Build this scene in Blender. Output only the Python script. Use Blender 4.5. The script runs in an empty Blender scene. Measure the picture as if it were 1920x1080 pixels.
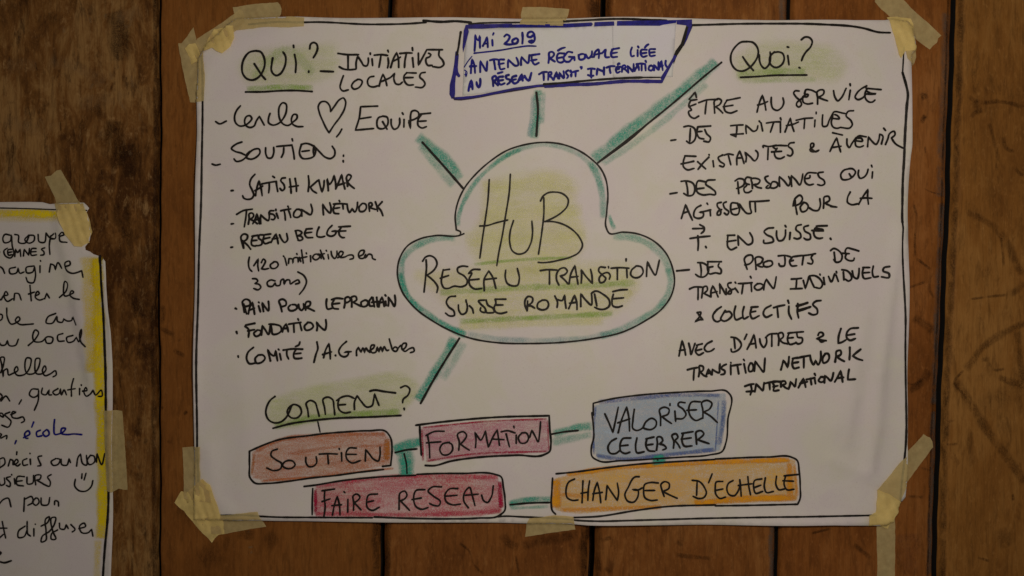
import bpy, math, random
import numpy as np
from mathutils import Vector
from mathutils.geometry import delaunay_2d_cdt

random.seed(7); rng = np.random.RandomState(7)
SC = bpy.context.scene
S = 0.0007                       # metres of wall per traced unit (the wall in view is 1.34 m wide)
CX, CY = 960.0, 540.0

# ------------------------------------------------------------------ camera, world, lamp, exposure
cam = bpy.data.cameras.new('camera'); camo = bpy.data.objects.new('camera', cam)
SC.collection.objects.link(camo); SC.camera = camo
camo.location = (0, -1.2, 0); camo.rotation_euler = (math.radians(90), 0, 0)
cam.sensor_width = 36; cam.lens = 36 * 1.2 / (1920 * S); cam.clip_end = 50; cam.clip_start = 0.01

world = bpy.data.worlds.new('World'); SC.world = world; world.use_nodes = True
bg = world.node_tree.nodes['Background']
bg.inputs[0].default_value = (1.0, 0.90, 0.82, 1); bg.inputs[1].default_value = 0.11

def lamp(name, loc, target, size, energy, color):
    l = bpy.data.lights.new(name, 'AREA'); l.shape = 'DISK'; l.size = size; l.energy = energy; l.color = color
    o = bpy.data.objects.new(name, l); SC.collection.objects.link(o)
    o.location = loc
    o.rotation_euler = (Vector(target) - Vector(loc)).to_track_quat('-Z', 'Y').to_euler()
    return o
lamp('ceiling_lamp', (0.16, -1.0, 0.20), (0.16, 0, 0.20), 0.10, 4.1, (1.0, 0.865, 0.715))

SC.view_settings.view_transform = 'Standard'; SC.view_settings.look = 'None'
SC.view_settings.exposure = 0; SC.view_settings.gamma = 1
SC.cycles.transparent_max_bounces = 48; SC.cycles.max_bounces = 6

# ------------------------------------------------------------------ traced handwriting
MAIN = """T 0 0 1
F border 3.6 K
381,108 382,145 382.5,190 382,260 381.5,380 377,480 374.5,600 372.6,700 373,800 373,850 375,915
@3.4 469,47.7 498,45.5 526,44 560,45 593,44 700,48 770,47 800,45
@3.8 1293,50 1400,47 1533,49 1620,56 1644,62 1667,63
@2.6 1692,91 1690,124 1689,138
@4.4 1689,138 1695,162 1697.5,178 1695.5,200 1693,240 1691,298 1689,340 1688.5,380 1687.5,420
@3.4 1687.5,420 1686,450 1688,517 1690,550 1692.5,600 1693,640 1694,710 1693,797 1690.5,850 1686,919 1685,936
@3.2 415,964 453,963 489,966 527,967.5 593,968 700,968
@3.2 935,967 940,966.5 982,967.5 1011,968.5 1030,969.5 1065,971.7 1075,972.7 1120,974 1170,973 1237,971.5 1357,969 1423,967.5 1557,965.5 1640,964
T 380 60 6
W QUi 3.9
620,222 540,240 480,310 455,400 465,480 510,535 575,550 640,520 690,450 712,370 700,290 665,235 605,224
595,370 640,440 680,500 718,543
800,305 788,380 785,440 805,480 840,500 885,480 920,430 945,350 942,280 915,235
1045,265 1060,350 1055,465
1033,163 1036,185
1215,200 1225,150 1255,130 1290,145 1303,190 1290,240 1255,300
1203,450 1203,462
W dash 4
1335,450 1478,455
W underline 3.7
495,683 700,682 900,670 1050,668 1240,678
T 600 60 6
W INiTiATiVES 3.7
210,250 300,262 440,262
322,270 322,415
225,400 260,420 340,432 410,425
413,420 412,350 430,280* 470,340 500,385 530,388 548,350 548,300
590,310 597,385
570,245 571,260
615,268 700,262 765,272
690,275 680,340 668,403
770,300 775,360 765,410
768,215 775,235
800,405 835,300 868,240* 885,300 890,405
830,335 880,310 910,290
905,250 1000,243 1040,245
975,255 960,330 955,405
1045,300 1055,400
1043,185 1046,215
1110,245 1112,378* 1160,290 1205,205* 1290,205 1380,205
1225,245 1250,260 1235,285 1200,300 1195,345 1215,380 1265,380
1345,210 1340,270 1385,330 1395,370 1365,398 1270,395
W LOCALES 3.5
270,500 245,570 235,640 260,668 325,658
430,540 385,570 362,620 385,648 430,640 470,600 480,560 450,540 425,542
610,505 565,515 540,555 555,610 600,625 660,610
670,615 690,540 712,480* 740,540 757,610
680,570 740,545 800,515 845,470* 835,530 860,590 900,595 930,570
1085,468 985,465
980,465 950,500 955,560 990,600 1055,600
965,520 1050,518
1185,460 1140,470 1125,510 1165,550 1185,590 1160,625 1075,625
T 380 180 6
W dash 3.5
160,295 200,320 280,290
W Cercle 3.5
437,118 395,170 372,240 385,310 430,345 480,340 540,300 565,260 545,230 510,235 485,280 500,340 550,362 590,345 615,290 650,235* 680,290 705,335
770,205 755,250 755,310 800,335 860,320 920,260 955,170 945,95 915,85 880,120 868,200 885,280 920,325 970,340 1030,300 1075,250 1070,220 1040,215 1012,260 1020,320 1070,350 1140,352
W heart 3.4
1447,180* 1435,115 1390,70 1340,75 1310,120 1320,190 1360,290 1410,390 1430,420* 1480,340 1560,230 1605,140 1612,60 1590,28 1550,45 1490,120 1447,180
1572,378 1550,420 1515,465
W dash 3.7
125,772 160,785 215,775
T 560 170 6
W EQUiPE 3.6
893,180 703,187* 690,300 645,450* 850,432
695,322 820,303
960,292 905,310 885,370 900,425 950,435 1000,400 1012,350 1000,305 950,292
950,355 1000,440
1045,330 1050,400 1080,440 1110,430 1140,380 1140,315
1190,330 1188,415
1170,255 1180,272
1245,365 1262,430* 1262,350 1265,270 1275,240 1310,228 1350,250 1355,290 1310,325 1245,345
1485,258 1360,270
1385,270 1345,340 1350,400 1390,425 1440,410
1360,350 1440,345
T 380 180 6
W SOUTiEN 3.6
455,525 390,550 340,600 380,630 450,650 490,670
370,715 390,740 450,735 500,700 545,640 600,605 650,605 660,640 620,695 550,718 510,700 510,670 545,630
722,590 725,660 750,705 785,705 812,650 812,585
845,575 1015,560
925,590 920,650 900,695
1020,575 1035,650 1043,715
1018,490 1024,512
T 560 170 6
45,610 30,650 22,720 50,765 120,770 180,745 200,700 195,650 180,625
40,612 90,600 150,615 190,640 250,700 310,755 370,770 410,740 415,680 385,630
50,690 130,680
180,640 175,690 185,740
513,732 513,745
510,795 512,808
T 420 310 6
W bullet 4
97,290 118,288
W s 3.7
365,108 320,160 305,220 335,290 350,340 330,375 280,388 235,370 225,345
370,345 385,260 410,180* 430,250 445,348
365,290 410,265 450,240
445,215 520,200 595,188
525,215 525,260 518,315
603,190 610,245 620,300
565,130 585,145
705,148 665,155 655,175 690,225 695,270 670,290 645,265
755,160 765,240 770,318
815,155 828,230 830,300
750,250 850,235
W k 3.7
962,125 970,200 960,300
1065,180 1020,220 985,250* 1010,290 1055,318
1080,170 1095,240 1115,305* 1135,240 1140,175
1185,290 1180,220 1170,155* 1200,220 1225,190 1250,120* 1265,190 1270,270
1268,270 1300,200 1335,110* 1350,190 1370,270
1290,230 1370,205
1400,240 1395,190 1388,140 1410,110 1440,125 1420,170 1395,190* 1430,230 1475,265
W bullet 4
100,663 125,660
W t 3.6
160,555 230,515 335,497
270,505 262,590 245,695
290,665 300,600 300,550 330,540 350,560 340,590 310,610* 350,630 390,660
340,660 370,600 385,550* 400,600 415,662
360,620 410,610
430,660 425,600 430,560* 470,600 515,625 525,580 520,535
575,515 530,520 525,540 575,560 590,590 570,615 545,610
605,545 625,600
598,500 600,515
655,515 700,505 765,495
690,510 700,560 705,620
740,510 755,550 765,590
733,465 740,480
830,500 800,540 800,580 840,590 880,560 885,520 860,500 830,500
890,575 885,500* 930,530 990,558 1005,520 990,440
W n 3.6
1130,560 1125,500 1120,440* 1160,500 1205,540 1215,490 1200,425
1395,440 1320,435 1240,440
1260,440 1240,490 1250,540 1300,548
1245,490 1310,480
1345,440 1350,495
1305,400 1312,412
1395,450 1400,490 1420,535 1450,490* 1480,530 1505,480 1510,420
1560,435 1530,470 1535,520 1580,520 1610,480 1600,440 1565,430
1645,520 1640,470 1640,430 1665,425 1675,450 1645,475* 1680,490 1715,500
1710,415 1725,460 1735,520
1785,415 1735,470* 1770,510 1795,570
W bullet 4
95,925 115,922
W r 3.7
235,930 215,860 210,800 240,775 280,790 275,830 235,860* 280,900 315,945
225,850 240,935
395,790 330,800
340,805 325,850 330,900 370,912
330,850 385,845
455,785 410,790 405,820 440,850 440,890 405,905 370,905
540,775 465,785
465,800 455,850 470,880 540,865
460,830 530,815
545,870 570,820 600,775* 615,830 625,885
560,830 620,822
640,785 660,830 700,870 725,850 720,770
W b 3.7
820,740 830,790 850,845
815,740 850,735 890,760 860,790 830,795* 880,800 900,830 870,848 845,845
1005,715 935,720
940,720 920,770 940,810 1010,815
925,765 1000,755
1080,700 1060,750 1060,800 1110,810 1145,800
1225,680 1180,730 1170,780 1210,800 1260,780 1275,740* 1225,745
1430,688 1300,695
1330,700 1305,740 1310,790 1340,815 1365,815
1260,745 1380,740
T 420 450 6
W i 3.4
300,195 290,260 305,330 330,355
350,290 400,215* 395,290 405,350
435,255 460,215 480,235 465,280 435,325* 470,330 520,320
575,250 535,285 545,315 590,320 625,280 610,250 575,245
W i 3.2
700,205 720,285
683,182 690,190
740,265 745,210* 780,215 790,265* 800,205 840,200 850,255* 860,195 878,245
832,155 836,165
885,115 895,190 905,260
870,205 945,190
985,180 988,245
938,148 942,158
1080,160 1030,165 1010,200 1040,225 1080,205 1095,170* 1105,210
1095,115 1115,170 1135,215
1070,170 1140,155
1180,165 1188,215
1160,118 1166,128
1215,130 1225,180 1255,210 1280,170 1280,125
1290,200 1340,170 1350,140 1320,130 1300,160 1315,195 1360,195 1420,170 1460,175 1465,205 1425,218
W e 3.4
1530,185 1575,160 1585,120 1550,120 1522,160 1535,205 1580,205 1600,160* 1600,205* 1640,160 1670,170 1680,210 1710,222
W t 3.4
335,435 380,440 395,460 360,490* 410,500 430,530 400,560 350,545
W a 3.4
590,460 540,450 500,480 510,515 560,520 590,480* 600,510 640,510 660,450 680,440 690,500* 720,450 750,450 760,495 800,470 850,450 862,480 820,495
845,360 910,400 940,460 915,540 860,612
W bullet 4
145,768 158,775
T 430 540 6
W p 3.9
185,270 175,210 165,150 200,125 245,145 250,185 210,205 180,205
178,180 210,290
230,290 245,220 275,160* 290,230 300,292
235,250 300,225
345,200 365,265
345,158 352,165
400,262 390,200 385,165* 420,215 455,255 460,200 455,150
W p 3.9
605,265 590,200 575,140 610,125 650,150 650,190 600,210
700,190 675,220 690,250 740,250 775,220 760,190 720,185
790,185 800,230 825,250 850,215 845,175
870,245 865,190 880,155 920,155 920,190 875,215* 920,235 968,258
W l 3.9
1105,125 1100,180 1115,235 1170,225
1285,120 1210,115 1160,130
1190,130 1165,180 1180,225 1235,235
1165,180 1250,170
1300,220 1310,170 1315,110 1350,100 1370,130 1340,160 1310,165
1385,210 1385,150 1380,105 1430,95 1440,130 1400,160* 1450,185 1490,205
1530,135 1490,160 1500,205 1550,200 1570,160 1540,135 1520,140
1610,105 1580,150 1590,200 1630,200
1620,110 1640,210
1665,105 1675,210
1610,160 1690,150
1690,210 1705,140 1725,100* 1740,150 1750,205
1695,165 1750,155
1765,150 1770,195
1760,78 1768,88
1795,200 1800,150 1795,100* 1830,150 1865,205 1875,140 1868,82
W bullet 4
95,490 102,510
W f 3.8
300,395 200,415
195,430 230,460 230,550
225,480 300,465
330,470 290,510 310,540 360,520 370,480 340,470
375,525 380,480 385,420* 420,470 455,520 470,470 475,415
480,410 490,460 500,515 560,510 600,470 590,430 540,410 460,405
610,490 625,440 650,400* 665,440 675,490
615,455 670,450
680,405 740,395 815,385
735,400 740,495
805,395 825,475
783,345 790,360
890,390 855,430 870,470 920,465 955,430 930,390 890,385
995,475 1000,430 990,380* 1040,440 1085,470 1100,420 1095,355
W bullet 4
115,762 119,776
W c 3.8
285,665 225,720 210,790 240,845 310,840
340,750 305,790 320,840 380,830 415,780 390,750 345,750
475,815 460,750 445,690* 480,740 515,760 535,700* 545,760 555,815
580,735 595,805
565,685 573,695
620,695 720,682 835,685
660,690 660,750 680,795
760,690 735,740 745,785 790,790 825,785
735,738 815,730
805,605 795,635 755,655
W s 3.8
995,605 1005,680 985,740 962,832
W ag 3.6
1070,780 1090,700 1130,620* 1140,700 1145,795
1060,745 1110,730 1160,715
1203,755 1206,760
1325,600 1270,650 1240,710 1260,755 1310,770 1345,745 1350,710* 1300,720* 1380,712
T 560 540 6
W m 3.4
660,755 660,700 680,665* 710,720* 730,670 750,725* 765,670 785,700 810,720
805,700 850,670 860,640 830,640 815,680 835,725 870,720 890,660* 910,715* 930,660 950,715* 970,655 1000,700 1020,695
1025,570 1045,640 1070,700 1100,710 1120,680 1090,660 1060,690
1120,680 1160,640 1170,690 1210,660 1215,620 1185,620 1165,670 1200,710 1250,680 1295,670 1305,705 1260,725
T 1440 140 6.836
W sv 3.6
385,220 330,220 315,240 340,290 400,350 415,390 380,425 350,400 355,370 400,330 460,280
430,290 490,290 500,265 465,265 430,310 440,365 490,385 555,375
455,250 470,205 530,205 610,240
620,385 620,300 615,230 650,205 700,210 700,250 650,290 630,300* 690,325 750,345
825,215 840,290 880,345 920,310 985,185
1038,210 1020,330
1035,130 1038,150
1245,155 1180,190 1120,250 1100,300 1130,328 1190,310 1240,260
1430,202 1240,185
1250,195 1225,250 1235,320 1280,360 1320,360 1352,335
1250,225 1310,250 1365,255 1280,262 1240,255
W in 3.4
T 1240 180 6
770,342 840,335 908,333
840,345 838,400 830,455
770,440 910,432
780,445 830,465
945,430 940,380 940,335* 980,370 1030,405 1060,390 1075,340
1110,310 1128,400
1090,290 1098,300
1170,312 1250,300 1330,297
1250,310 1230,370 1215,415
1328,300 1328,415
1328,255 1335,275
1380,410 1410,330 1440,255* 1455,330 1480,405
1395,340 1470,325 1530,300
1505,280 1600,260 1690,255
1600,265 1592,375
1715,280 1710,355
1728,190 1728,208
T 1440 140 6.836
685,525 680,600 690,670 730,670 770,590 820,495
970,505 820,495 810,560 795,620 820,680 870,695 920,680
820,570 900,570 870,530 840,520
1080,470 1010,480 985,530 1050,600 1065,650 1040,685 920,685
T 1240 180 6
W etre2 3.6
W des 3.7
100,508 155,500
W d 3.7
245,355 300,345 360,370 380,430 360,510 310,540 275,515
318,375 310,520
545,345 400,355
400,360 390,420 420,480 470,490
390,410 450,405
480,385 500,430 545,480 530,520 470,515
W ex 3.6
380,685 255,680
255,690 240,740 240,800 280,835 360,820
215,770 290,755 355,740
400,745 450,790 490,825
525,695 460,760 405,830
572,735 580,800
528,665 530,672
680,670 630,700 650,740 700,780 690,800 645,790
700,670 745,658 800,668
745,675 772,780
840,780 840,700 870,625* 900,700 920,765
840,705 900,700
940,745 945,690 930,640* 990,690 1040,735 1070,700 1070,640 1050,620
T 1400 240 6
175,225 170,210 230,215 320,200
230,235 225,360
435,205 320,205 280,215 310,240
330,235 300,290 320,340 370,350 410,330
270,275 380,268
520,170 470,180 455,205 500,250 505,290 480,320 445,310
W amp 3.6
755,270 710,230 715,180 740,180 740,210 700,250 705,262 760,270 800,255
765,275 790,265
W a 3.6
955,60 1065,85
925,268 960,190 1000,115* 1020,190 1045,275
950,225 1050,210
1115,130 1120,200 1140,225 1170,180 1220,110
1330,105 1240,100 1210,150 1220,210 1260,220 1300,205
1220,150 1290,150 1280,125 1230,120
1345,215 1350,160 1355,105* 1390,150 1440,190 1470,140 1480,75* 1510,90 1500,185
1525,10 1545,35
1545,190 1570,130 1590,70 1640,45 1650,80 1610,120* 1650,180 1740,238
T 1240 300 6
W dash 3.7
90,385 170,372
W d 3.7
215,245 270,240 350,270 370,330 340,400 290,405 245,380
270,250 285,320 290,390
490,250 400,245 385,290 400,370 450,395 540,390 600,390 600,370 550,320 490,270 500,245 595,228
385,330 470,320
W pe 3.6
820,240 860,215 920,230 920,280 870,315 835,325
850,250 855,320 862,380
1000,205 950,200 930,240 950,290 920,320 930,365 970,370 1005,350
940,270 980,280
1015,325 1010,260 1000,220 1050,210 1100,235 1080,270 1030,280* 1070,310 1115,320
1190,185 1155,200 1170,240 1220,290 1200,320 1165,315 1190,290
1215,300 1240,250 1290,260 1300,290 1260,320 1210,315
1320,300 1315,240 1315,190* 1370,240 1420,295 1440,240 1420,190
1455,300 1450,230 1450,180* 1500,230 1545,285 1570,220 1580,160
1730,150 1630,155 1600,210 1610,260 1650,285 1700,275
1610,215 1660,200 1660,180
1810,140 1750,155 1760,190 1820,240 1825,270 1790,290 1745,280
T 1400 240 6
W qui 3.6
1150,462 1080,480 1045,530 1060,580 1130,582 1190,540 1210,500 1180,465 1130,462
1140,520 1165,560
1245,480 1240,530 1260,570 1300,560 1340,510 1350,470
1400,500 1395,570
1388,425 1395,445
T 1240 300 6
W ag 3.7
218,660 240,590 265,505* 300,590 342,680
240,600 300,580
435,515 390,540 360,590 360,640 410,660 460,640 465,600 420,590* 480,580 545,565
540,570 545,630
505,490 515,505
665,480 620,495 620,520 660,580 650,620 620,620 630,580 670,560
720,475 690,490 700,540 750,590 730,620 700,600
850,490 780,490 770,540 790,610 850,615 870,560 850,500
790,560 850,545
870,500 910,560 960,605 1000,600 990,540 985,470*
985,470 1095,468 1200,460
1045,480 1050,585
W po 3.8
1470,520 1500,430 1550,400 1575,430 1550,490 1490,520
1490,440 1500,530 1515,615
1590,480 1550,540 1570,585 1620,570 1640,520 1610,485 1590,482
1650,540 1700,570 1750,570 1775,520 1770,440
1810,545 1815,480 1820,420 1870,415 1880,450 1830,490* 1870,510 1915,525
T 1400 240 6
930,885 1000,893
W la 3.6
1150,725 1120,790 1120,840 1160,865 1240,855
1245,860 1290,780 1350,695* 1345,770 1355,860
1265,795 1330,790 1395,795
T 1240 300 6
W tr 3.8
345,775 470,772
425,730 475,765 470,800 440,828
315,885 400,872 540,858
402,855 408,940 403,1018
490,975 497,988
W en 3.7
815,848 735,850
740,855 735,910 740,980 770,1010 835,985
730,920 830,905
858,960 855,910 850,850* 910,910 970,955 1010,935 1015,880 985,820
W su 3.8
1250,765 1180,775 1145,810 1170,840 1240,880 1250,915 1200,935 1140,930 1140,905
1285,800 1285,860 1310,910 1350,905 1380,860 1385,790
1437,820 1430,895
1380,740 1390,755
1560,730 1510,745 1500,780 1550,830 1555,870 1520,890 1480,880
1640,740 1590,760 1600,800 1660,840 1660,890 1610,895 1590,880
1850,742 1730,745
1735,750 1700,810 1720,870 1760,885 1800,878
1680,795 1810,800
@6 1720,775 1800,790
1888,885 1895,895
T 1260 400 6
W dash 3.8
45,648 185,635
W des 3.6
280,555 340,560 400,610 390,680 350,715 290,710 255,685
310,570 320,640 318,700
545,545 390,545
395,560 390,620 410,680 480,670 540,675 545,640 510,590 520,565
400,610 450,600
W pr 3.7
835,630 815,570 805,510 830,480 890,475 900,520 860,570 810,580
935,630 930,560 930,500 970,490 1010,510 990,560 940,580* 980,600 1010,605
1070,535 1020,560 1020,590 1080,600 1120,570 1110,540 1060,535
1185,480 1260,475 1320,490
1255,485 1260,540 1250,590 1200,590 1190,565
1450,475 1340,490
1335,500 1310,540 1330,590 1390,590
1315,540 1350,530
1440,478 1520,470 1600,455
1465,480 1450,580
1570,470 1550,500 1570,540 1560,568 1510,560
T 1400 450 6
W de 3.7
930,120 960,98 1020,120 1060,180 1040,240 990,250 965,220
970,140 980,230
1245,125 1180,105 1110,95 1095,140 1110,160
1060,150 1140,155
1105,160 1095,200 1130,230 1190,225 1195,205
T 1260 400 6
W tra 3.6
190,850 230,832 340,830
285,835 285,910 283,970
325,950 335,880 345,830 380,820 390,860 350,900* 390,920 430,940
430,940 430,870 450,815* 480,870 510,940
435,895 500,880
530,900 530,830 525,790* 560,850 600,915 600,850
655,780 620,790 620,820 660,870 650,905 620,905 640,870 690,850
700,840 735,890
700,775 708,785
735,790 800,788 890,780
790,795 775,905
880,800 885,880
870,710 880,728
950,790 915,830 940,860 990,850 1015,810 980,790 945,795
1020,860 1030,790 1050,740* 1090,800 1130,845 1150,780 1160,715
T 1400 450 6
W ind 3.8
490,440 545,437 605,430
548,440 545,500 540,545
480,550 610,545
622,455 645,545* 670,470 688,405* 715,470 745,532
700,402 750,402 810,440 838,500 815,540 752,532
850,425 862,500
808,385 812,395
905,410 935,470 975,380
990,395 1015,465
993,355 997,370
1078,448 1075,400 1072,362
1055,335 1110,345 1158,395 1162,440 1130,462 1092,440
1172,350 1192,420 1225,435 1245,380 1248,320
1365,310 1290,310
1295,315 1285,380 1300,430 1380,425
1290,370 1365,365
1405,295 1395,370 1410,415 1460,410
1575,300 1520,315 1510,345 1570,380 1570,420 1495,415
T 1260 550 6
W amp 3.6
275,215 315,210 300,260 250,318* 300,295 340,295* 300,250 280,220
W co 3.9
545,150 490,190 450,260 465,300 500,318 540,300
590,195 560,240 540,290 570,310 630,290 665,240 640,205 590,210
705,145 690,220 710,295 780,270
800,150 785,220 800,285 850,260
955,150 880,155
885,160 870,230 890,280 970,250
875,210 930,200
1100,135 1030,180 1015,230 1040,265 1110,240
1130,160 1180,145 1255,130
1170,155 1175,220 1180,265
1300,145 1300,220 1330,288
1290,80 1300,110
@5 1390,140 1450,125 1510,105
1400,150 1395,200 1410,275
@5 1400,195 1470,175 1545,150
1400,115 1405,150
1660,80 1600,90 1570,120 1620,180 1620,225 1570,240 1525,220
W av 3.8
70,700 90,600 105,530* 130,610 145,690
75,640 140,630
180,560 195,620 205,685 230,620 250,560
330,565 270,580
275,590 255,650 290,690 345,665
265,640 325,625
440,535 380,570 355,620 380,650 430,645 465,620
W da 3.7
655,490 710,500 770,580 740,630 660,650 655,625
690,510 700,620
830,460 805,515
835,625 880,540 910,460* 925,530 935,610
860,570 930,560
975,510 985,560 1020,605 1050,560 1050,490
1040,495 1080,460 1165,450
1110,465 1110,590
1185,580 1190,510 1185,450 1225,440 1240,480 1200,520* 1230,550 1290,565
1465,430 1390,435 1290,445
1300,450 1285,510 1310,570 1380,555
1300,500 1350,495
1390,450 1400,490 1450,500 1450,545 1400,565 1380,550
W amp2 3.8
1630,468 1645,440 1680,442 1690,465 1655,490 1612,508* 1660,520 1720,530
1640,515 1665,545 1700,535
T 1340 600 6
W le 4
1405,95 1380,180 1375,260* 1420,245 1460,220
1590,85 1500,100 1470,140 1470,200 1500,225 1560,205
1465,170 1550,155
W ne 4.1
735,555 750,500 760,450* 790,490 810,530* 820,470 825,410
920,420 865,430
870,430 860,490 880,540 935,530
870,480 930,470
915,425 980,410 1060,395
990,415 990,535
1060,395 1070,450 1100,500 1120,450* 1150,500 1180,430 1180,350
1230,375 1200,430 1210,480 1250,465 1275,410 1260,375 1230,375
1340,465 1350,400 1355,350 1400,340 1405,380 1360,410* 1400,440 1440,460
1500,305 1500,370 1495,440
1615,325 1560,370 1530,400* 1580,430 1640,448
T 1260 550 6
W tr2 3.9
165,855 220,840 280,830
240,845 235,900 232,970
290,930 300,870 300,810 340,820 340,860 310,880* 350,920 380,930
370,930 390,880 400,850* 420,880 430,910
385,900 430,890
440,910 445,850* 490,880 520,890 525,840 530,790
600,795 560,815 545,840 585,870 580,900 540,910
650,800 652,910
652,775 655,780
670,810 730,800 765,795
725,805 740,900
800,790 810,840 820,890
795,740 805,755
870,780 850,830 860,875 890,870 905,820 880,780 865,795
915,870 925,760* 970,820 1020,880 1030,800 1035,725
T 1340 600 6
W int 4.1
330,740 390,720 430,715
395,725 405,780 390,835
345,800 430,795
440,800 450,750 455,715* 500,760 530,790 540,740 545,700
550,710 620,695 680,690
605,700 610,780
735,690 640,695 660,740 650,790 710,785
650,745 700,735
735,745 740,690 780,685 790,710 750,725* 790,760 820,770
820,770 835,730 840,690* 870,720 890,745 900,700 905,660
930,755 960,700 985,655* 1000,700 1010,750
950,710 1030,690
1020,665 1090,650 1110,645
1065,655 1075,720
1110,650 1120,710
1110,600 1120,620
1180,635 1155,680 1180,695 1215,680 1215,640 1180,635
1220,700 1225,620* 1260,650 1290,680 1310,640 1320,590
1335,690 1370,630 1400,565* 1410,620 1420,690
1360,650 1430,640
1490,550 1480,610 1475,665* 1560,658
T 880 310 6
W hub 3.2
225,165 210,400 180,620 150,820 120,1045
462,105 450,300 410,560 370,800 330,1000 310,1130
120,685 200,680 300,650 432,618
497,625 460,750 455,870 490,970 550,1000 620,985 690,880 710,770 703,630
837,370 837,550 815,750 790,920 777,1000
800,405 825,355 880,315 960,305 1050,325 1110,390 1100,460 1040,530 950,590 850,635
840,635 930,635 1050,665 1160,730 1240,820 1270,900 1230,980 1130,1035 1000,1070 900,1090 800,1095 775,1092
T 770 440 6
W res 3.5
140,298 170,255 220,238 270,260 300,330 280,380 230,430 185,455* 230,490 280,540 308,590 298,650
178,285 182,350 170,500 155,645
440,390 370,400
370,395 360,440 355,560 380,600 420,605 490,580 580,585 630,560 640,520 610,470 530,410 530,380 580,355 645,360
335,490 430,460
780,393 700,395 650,440* 690,430 660,500 670,570 720,610 800,605
670,510 770,500
830,628 830,500 880,408* 920,470 960,605
835,505 965,490
1070,400 1065,480 1090,550 1140,575 1200,570 1222,500 1200,380
T 950 440 6
W tr 3.5
378,405 450,395 575,400
480,410 480,555
585,565 560,510 565,430 600,385 650,375 680,410 650,450 600,465* 640,500 690,555
700,550 720,440 765,348* 780,440 800,560
715,480 800,470
835,545 840,460 835,395* 880,460 960,550* 955,460 940,390
1105,370 1040,370 1030,400 1080,460 1110,490 1090,530 1050,540 1035,500 1080,440 1140,430 1160,460 1150,500
1140,360 1143,375
1170,378 1270,372 1370,378
1240,385 1240,505
1345,385 1350,485
1338,275 1338,300
1450,355 1400,400 1390,450 1420,480 1480,480 1530,420 1510,365 1450,350
1567,470 1570,390 1578,305* 1620,390 1665,455 1690,380 1710,288
T 770 440 6
W su 3.6
505,692 440,700 405,760 430,810 490,860 495,905 440,912 395,880
540,790 545,850 580,895 620,880 640,820 635,770
665,800 695,830 708,880
625,735 628,760
830,735 765,745 790,780 840,830 850,870 810,870 785,850 790,820
850,735 870,790 930,830 940,870 900,878 850,870 840,850
1070,725 950,725
955,730 960,770 940,820 960,870 1010,885 1080,870
950,790 1040,790
T 950 440 6
W rom 3.7
230,855 205,790 210,730 240,695 290,710 290,750 235,800* 270,800 315,825
235,745 230,850
400,735 350,770 345,820 400,845 450,830 470,780 450,740 400,735
540,690 570,760 565,815
570,730 620,740 650,680* 655,750 665,825
695,830 730,750 760,680* 785,760 788,840
705,770 780,760
830,805 830,665* 890,740 950,790 955,720 950,660
955,655 990,635 1080,670 1150,740 1150,800 1100,835 1030,835 985,815
985,670 1010,800
1190,640 1270,622 1352,618
1195,670 1180,740 1190,800 1240,815 1295,800
1190,720 1310,710
T 480 700 6
W com 3.5
225,255 180,290 135,370 125,440 160,520 220,550 290,540 350,490 380,440 430,345 500,370 520,440 470,495 400,490 362,430 385,375 430,345
600,480 590,400 575,330 620,300 670,320 700,400 720,475
790,455 780,380 768,280 820,262 870,290 885,370 895,460
915,300 980,260 1050,250 1110,275
940,290 930,340 950,410 1010,440 1070,430
940,350 1015,345
1115,400 1115,320 1145,245* 1190,310 1260,375 1310,360 1330,290 1340,225* 1360,280 1390,355
@4 1290,195 1330,185 1450,200 1575,215
1635,155 1690,135 1735,170 1715,240 1660,290 1655,325
1672,390 1674,405
W u 3.8
205,610 400,560 600,530 900,500 1300,485 1635,468
W line 2.7
705,540 730,655
T 460 790 6
O box 3.4
65,325 65,500 70,620 120,680 250,688 500,665 750,630 1000,605 1300,565 1560,535
1550,500 1640,490* 1655,300 1640,180 1590,110 1400,100 1100,115 860,135 750,150 350,210 200,265 65,325
W so 3.3
370,305 310,330 300,370 350,420 420,470 410,520 330,545 255,515
500,430 450,450 430,490 470,520 540,515 570,480 545,440 490,430
690,400 690,450 720,500 770,500 810,460 805,390
840,362 940,357 1045,362
935,375 942,470
1088,350 1092,440
1063,300 1065,310
1255,295 1170,298 1140,350 1150,420 1200,460 1300,435
1150,365 1255,365
1355,440 1360,310* 1400,360 1450,420 1500,440 1520,380 1520,280
O box 3.4
670,725 760,715 1100,660 1500,620 1920,600
765,750 760,900 762,1040
T 720 750 4.8
300,663 500,655 700,655 1000,662 1050,680 1075,780 1090,900 1085,990 1040,1030 850,1050 600,1055 200,1050 -80,1040
T 460 790 6
W fa 3.3
1010,755 865,775
900,770 895,850 905,950 895,1055
870,895 960,865
990,1040 1010,930 1040,835* 1065,930 1075,1040
980,940 1090,930
1160,870 1160,1010
1115,785 1130,798
1225,990 1225,900 1220,830 1260,810 1295,840 1260,890 1230,905* 1270,945 1310,985
1490,810 1390,825 1370,900 1380,960 1430,990 1515,955
1375,900 1450,885
T 720 750 4.8
W re 3.3
140,975 140,900 150,830 190,815 210,850 180,890 150,900* 190,940 235,985
370,800 290,810 270,890 290,950 340,975 400,960
255,890 340,875
520,775 430,780 400,810 450,860 510,910 500,940 450,940 415,925
665,790 590,795 550,850 565,910 620,935 690,928
550,860 660,850
760,960 720,900 730,820 770,780 795,850 820,940
735,850 850,840
880,850 900,900 930,915 965,870 985,765
W fo 3.3
545,275 450,280 380,315
395,310 410,400 415,515
385,380 515,370
590,375 530,390 505,440 530,485 580,485 620,440 610,390 575,375
675,445 680,370 665,300 720,280 745,310 720,360 690,390* 730,420 770,445
825,420 830,350 820,285* 850,330 870,355 900,310 915,270* 925,340 940,415
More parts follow.
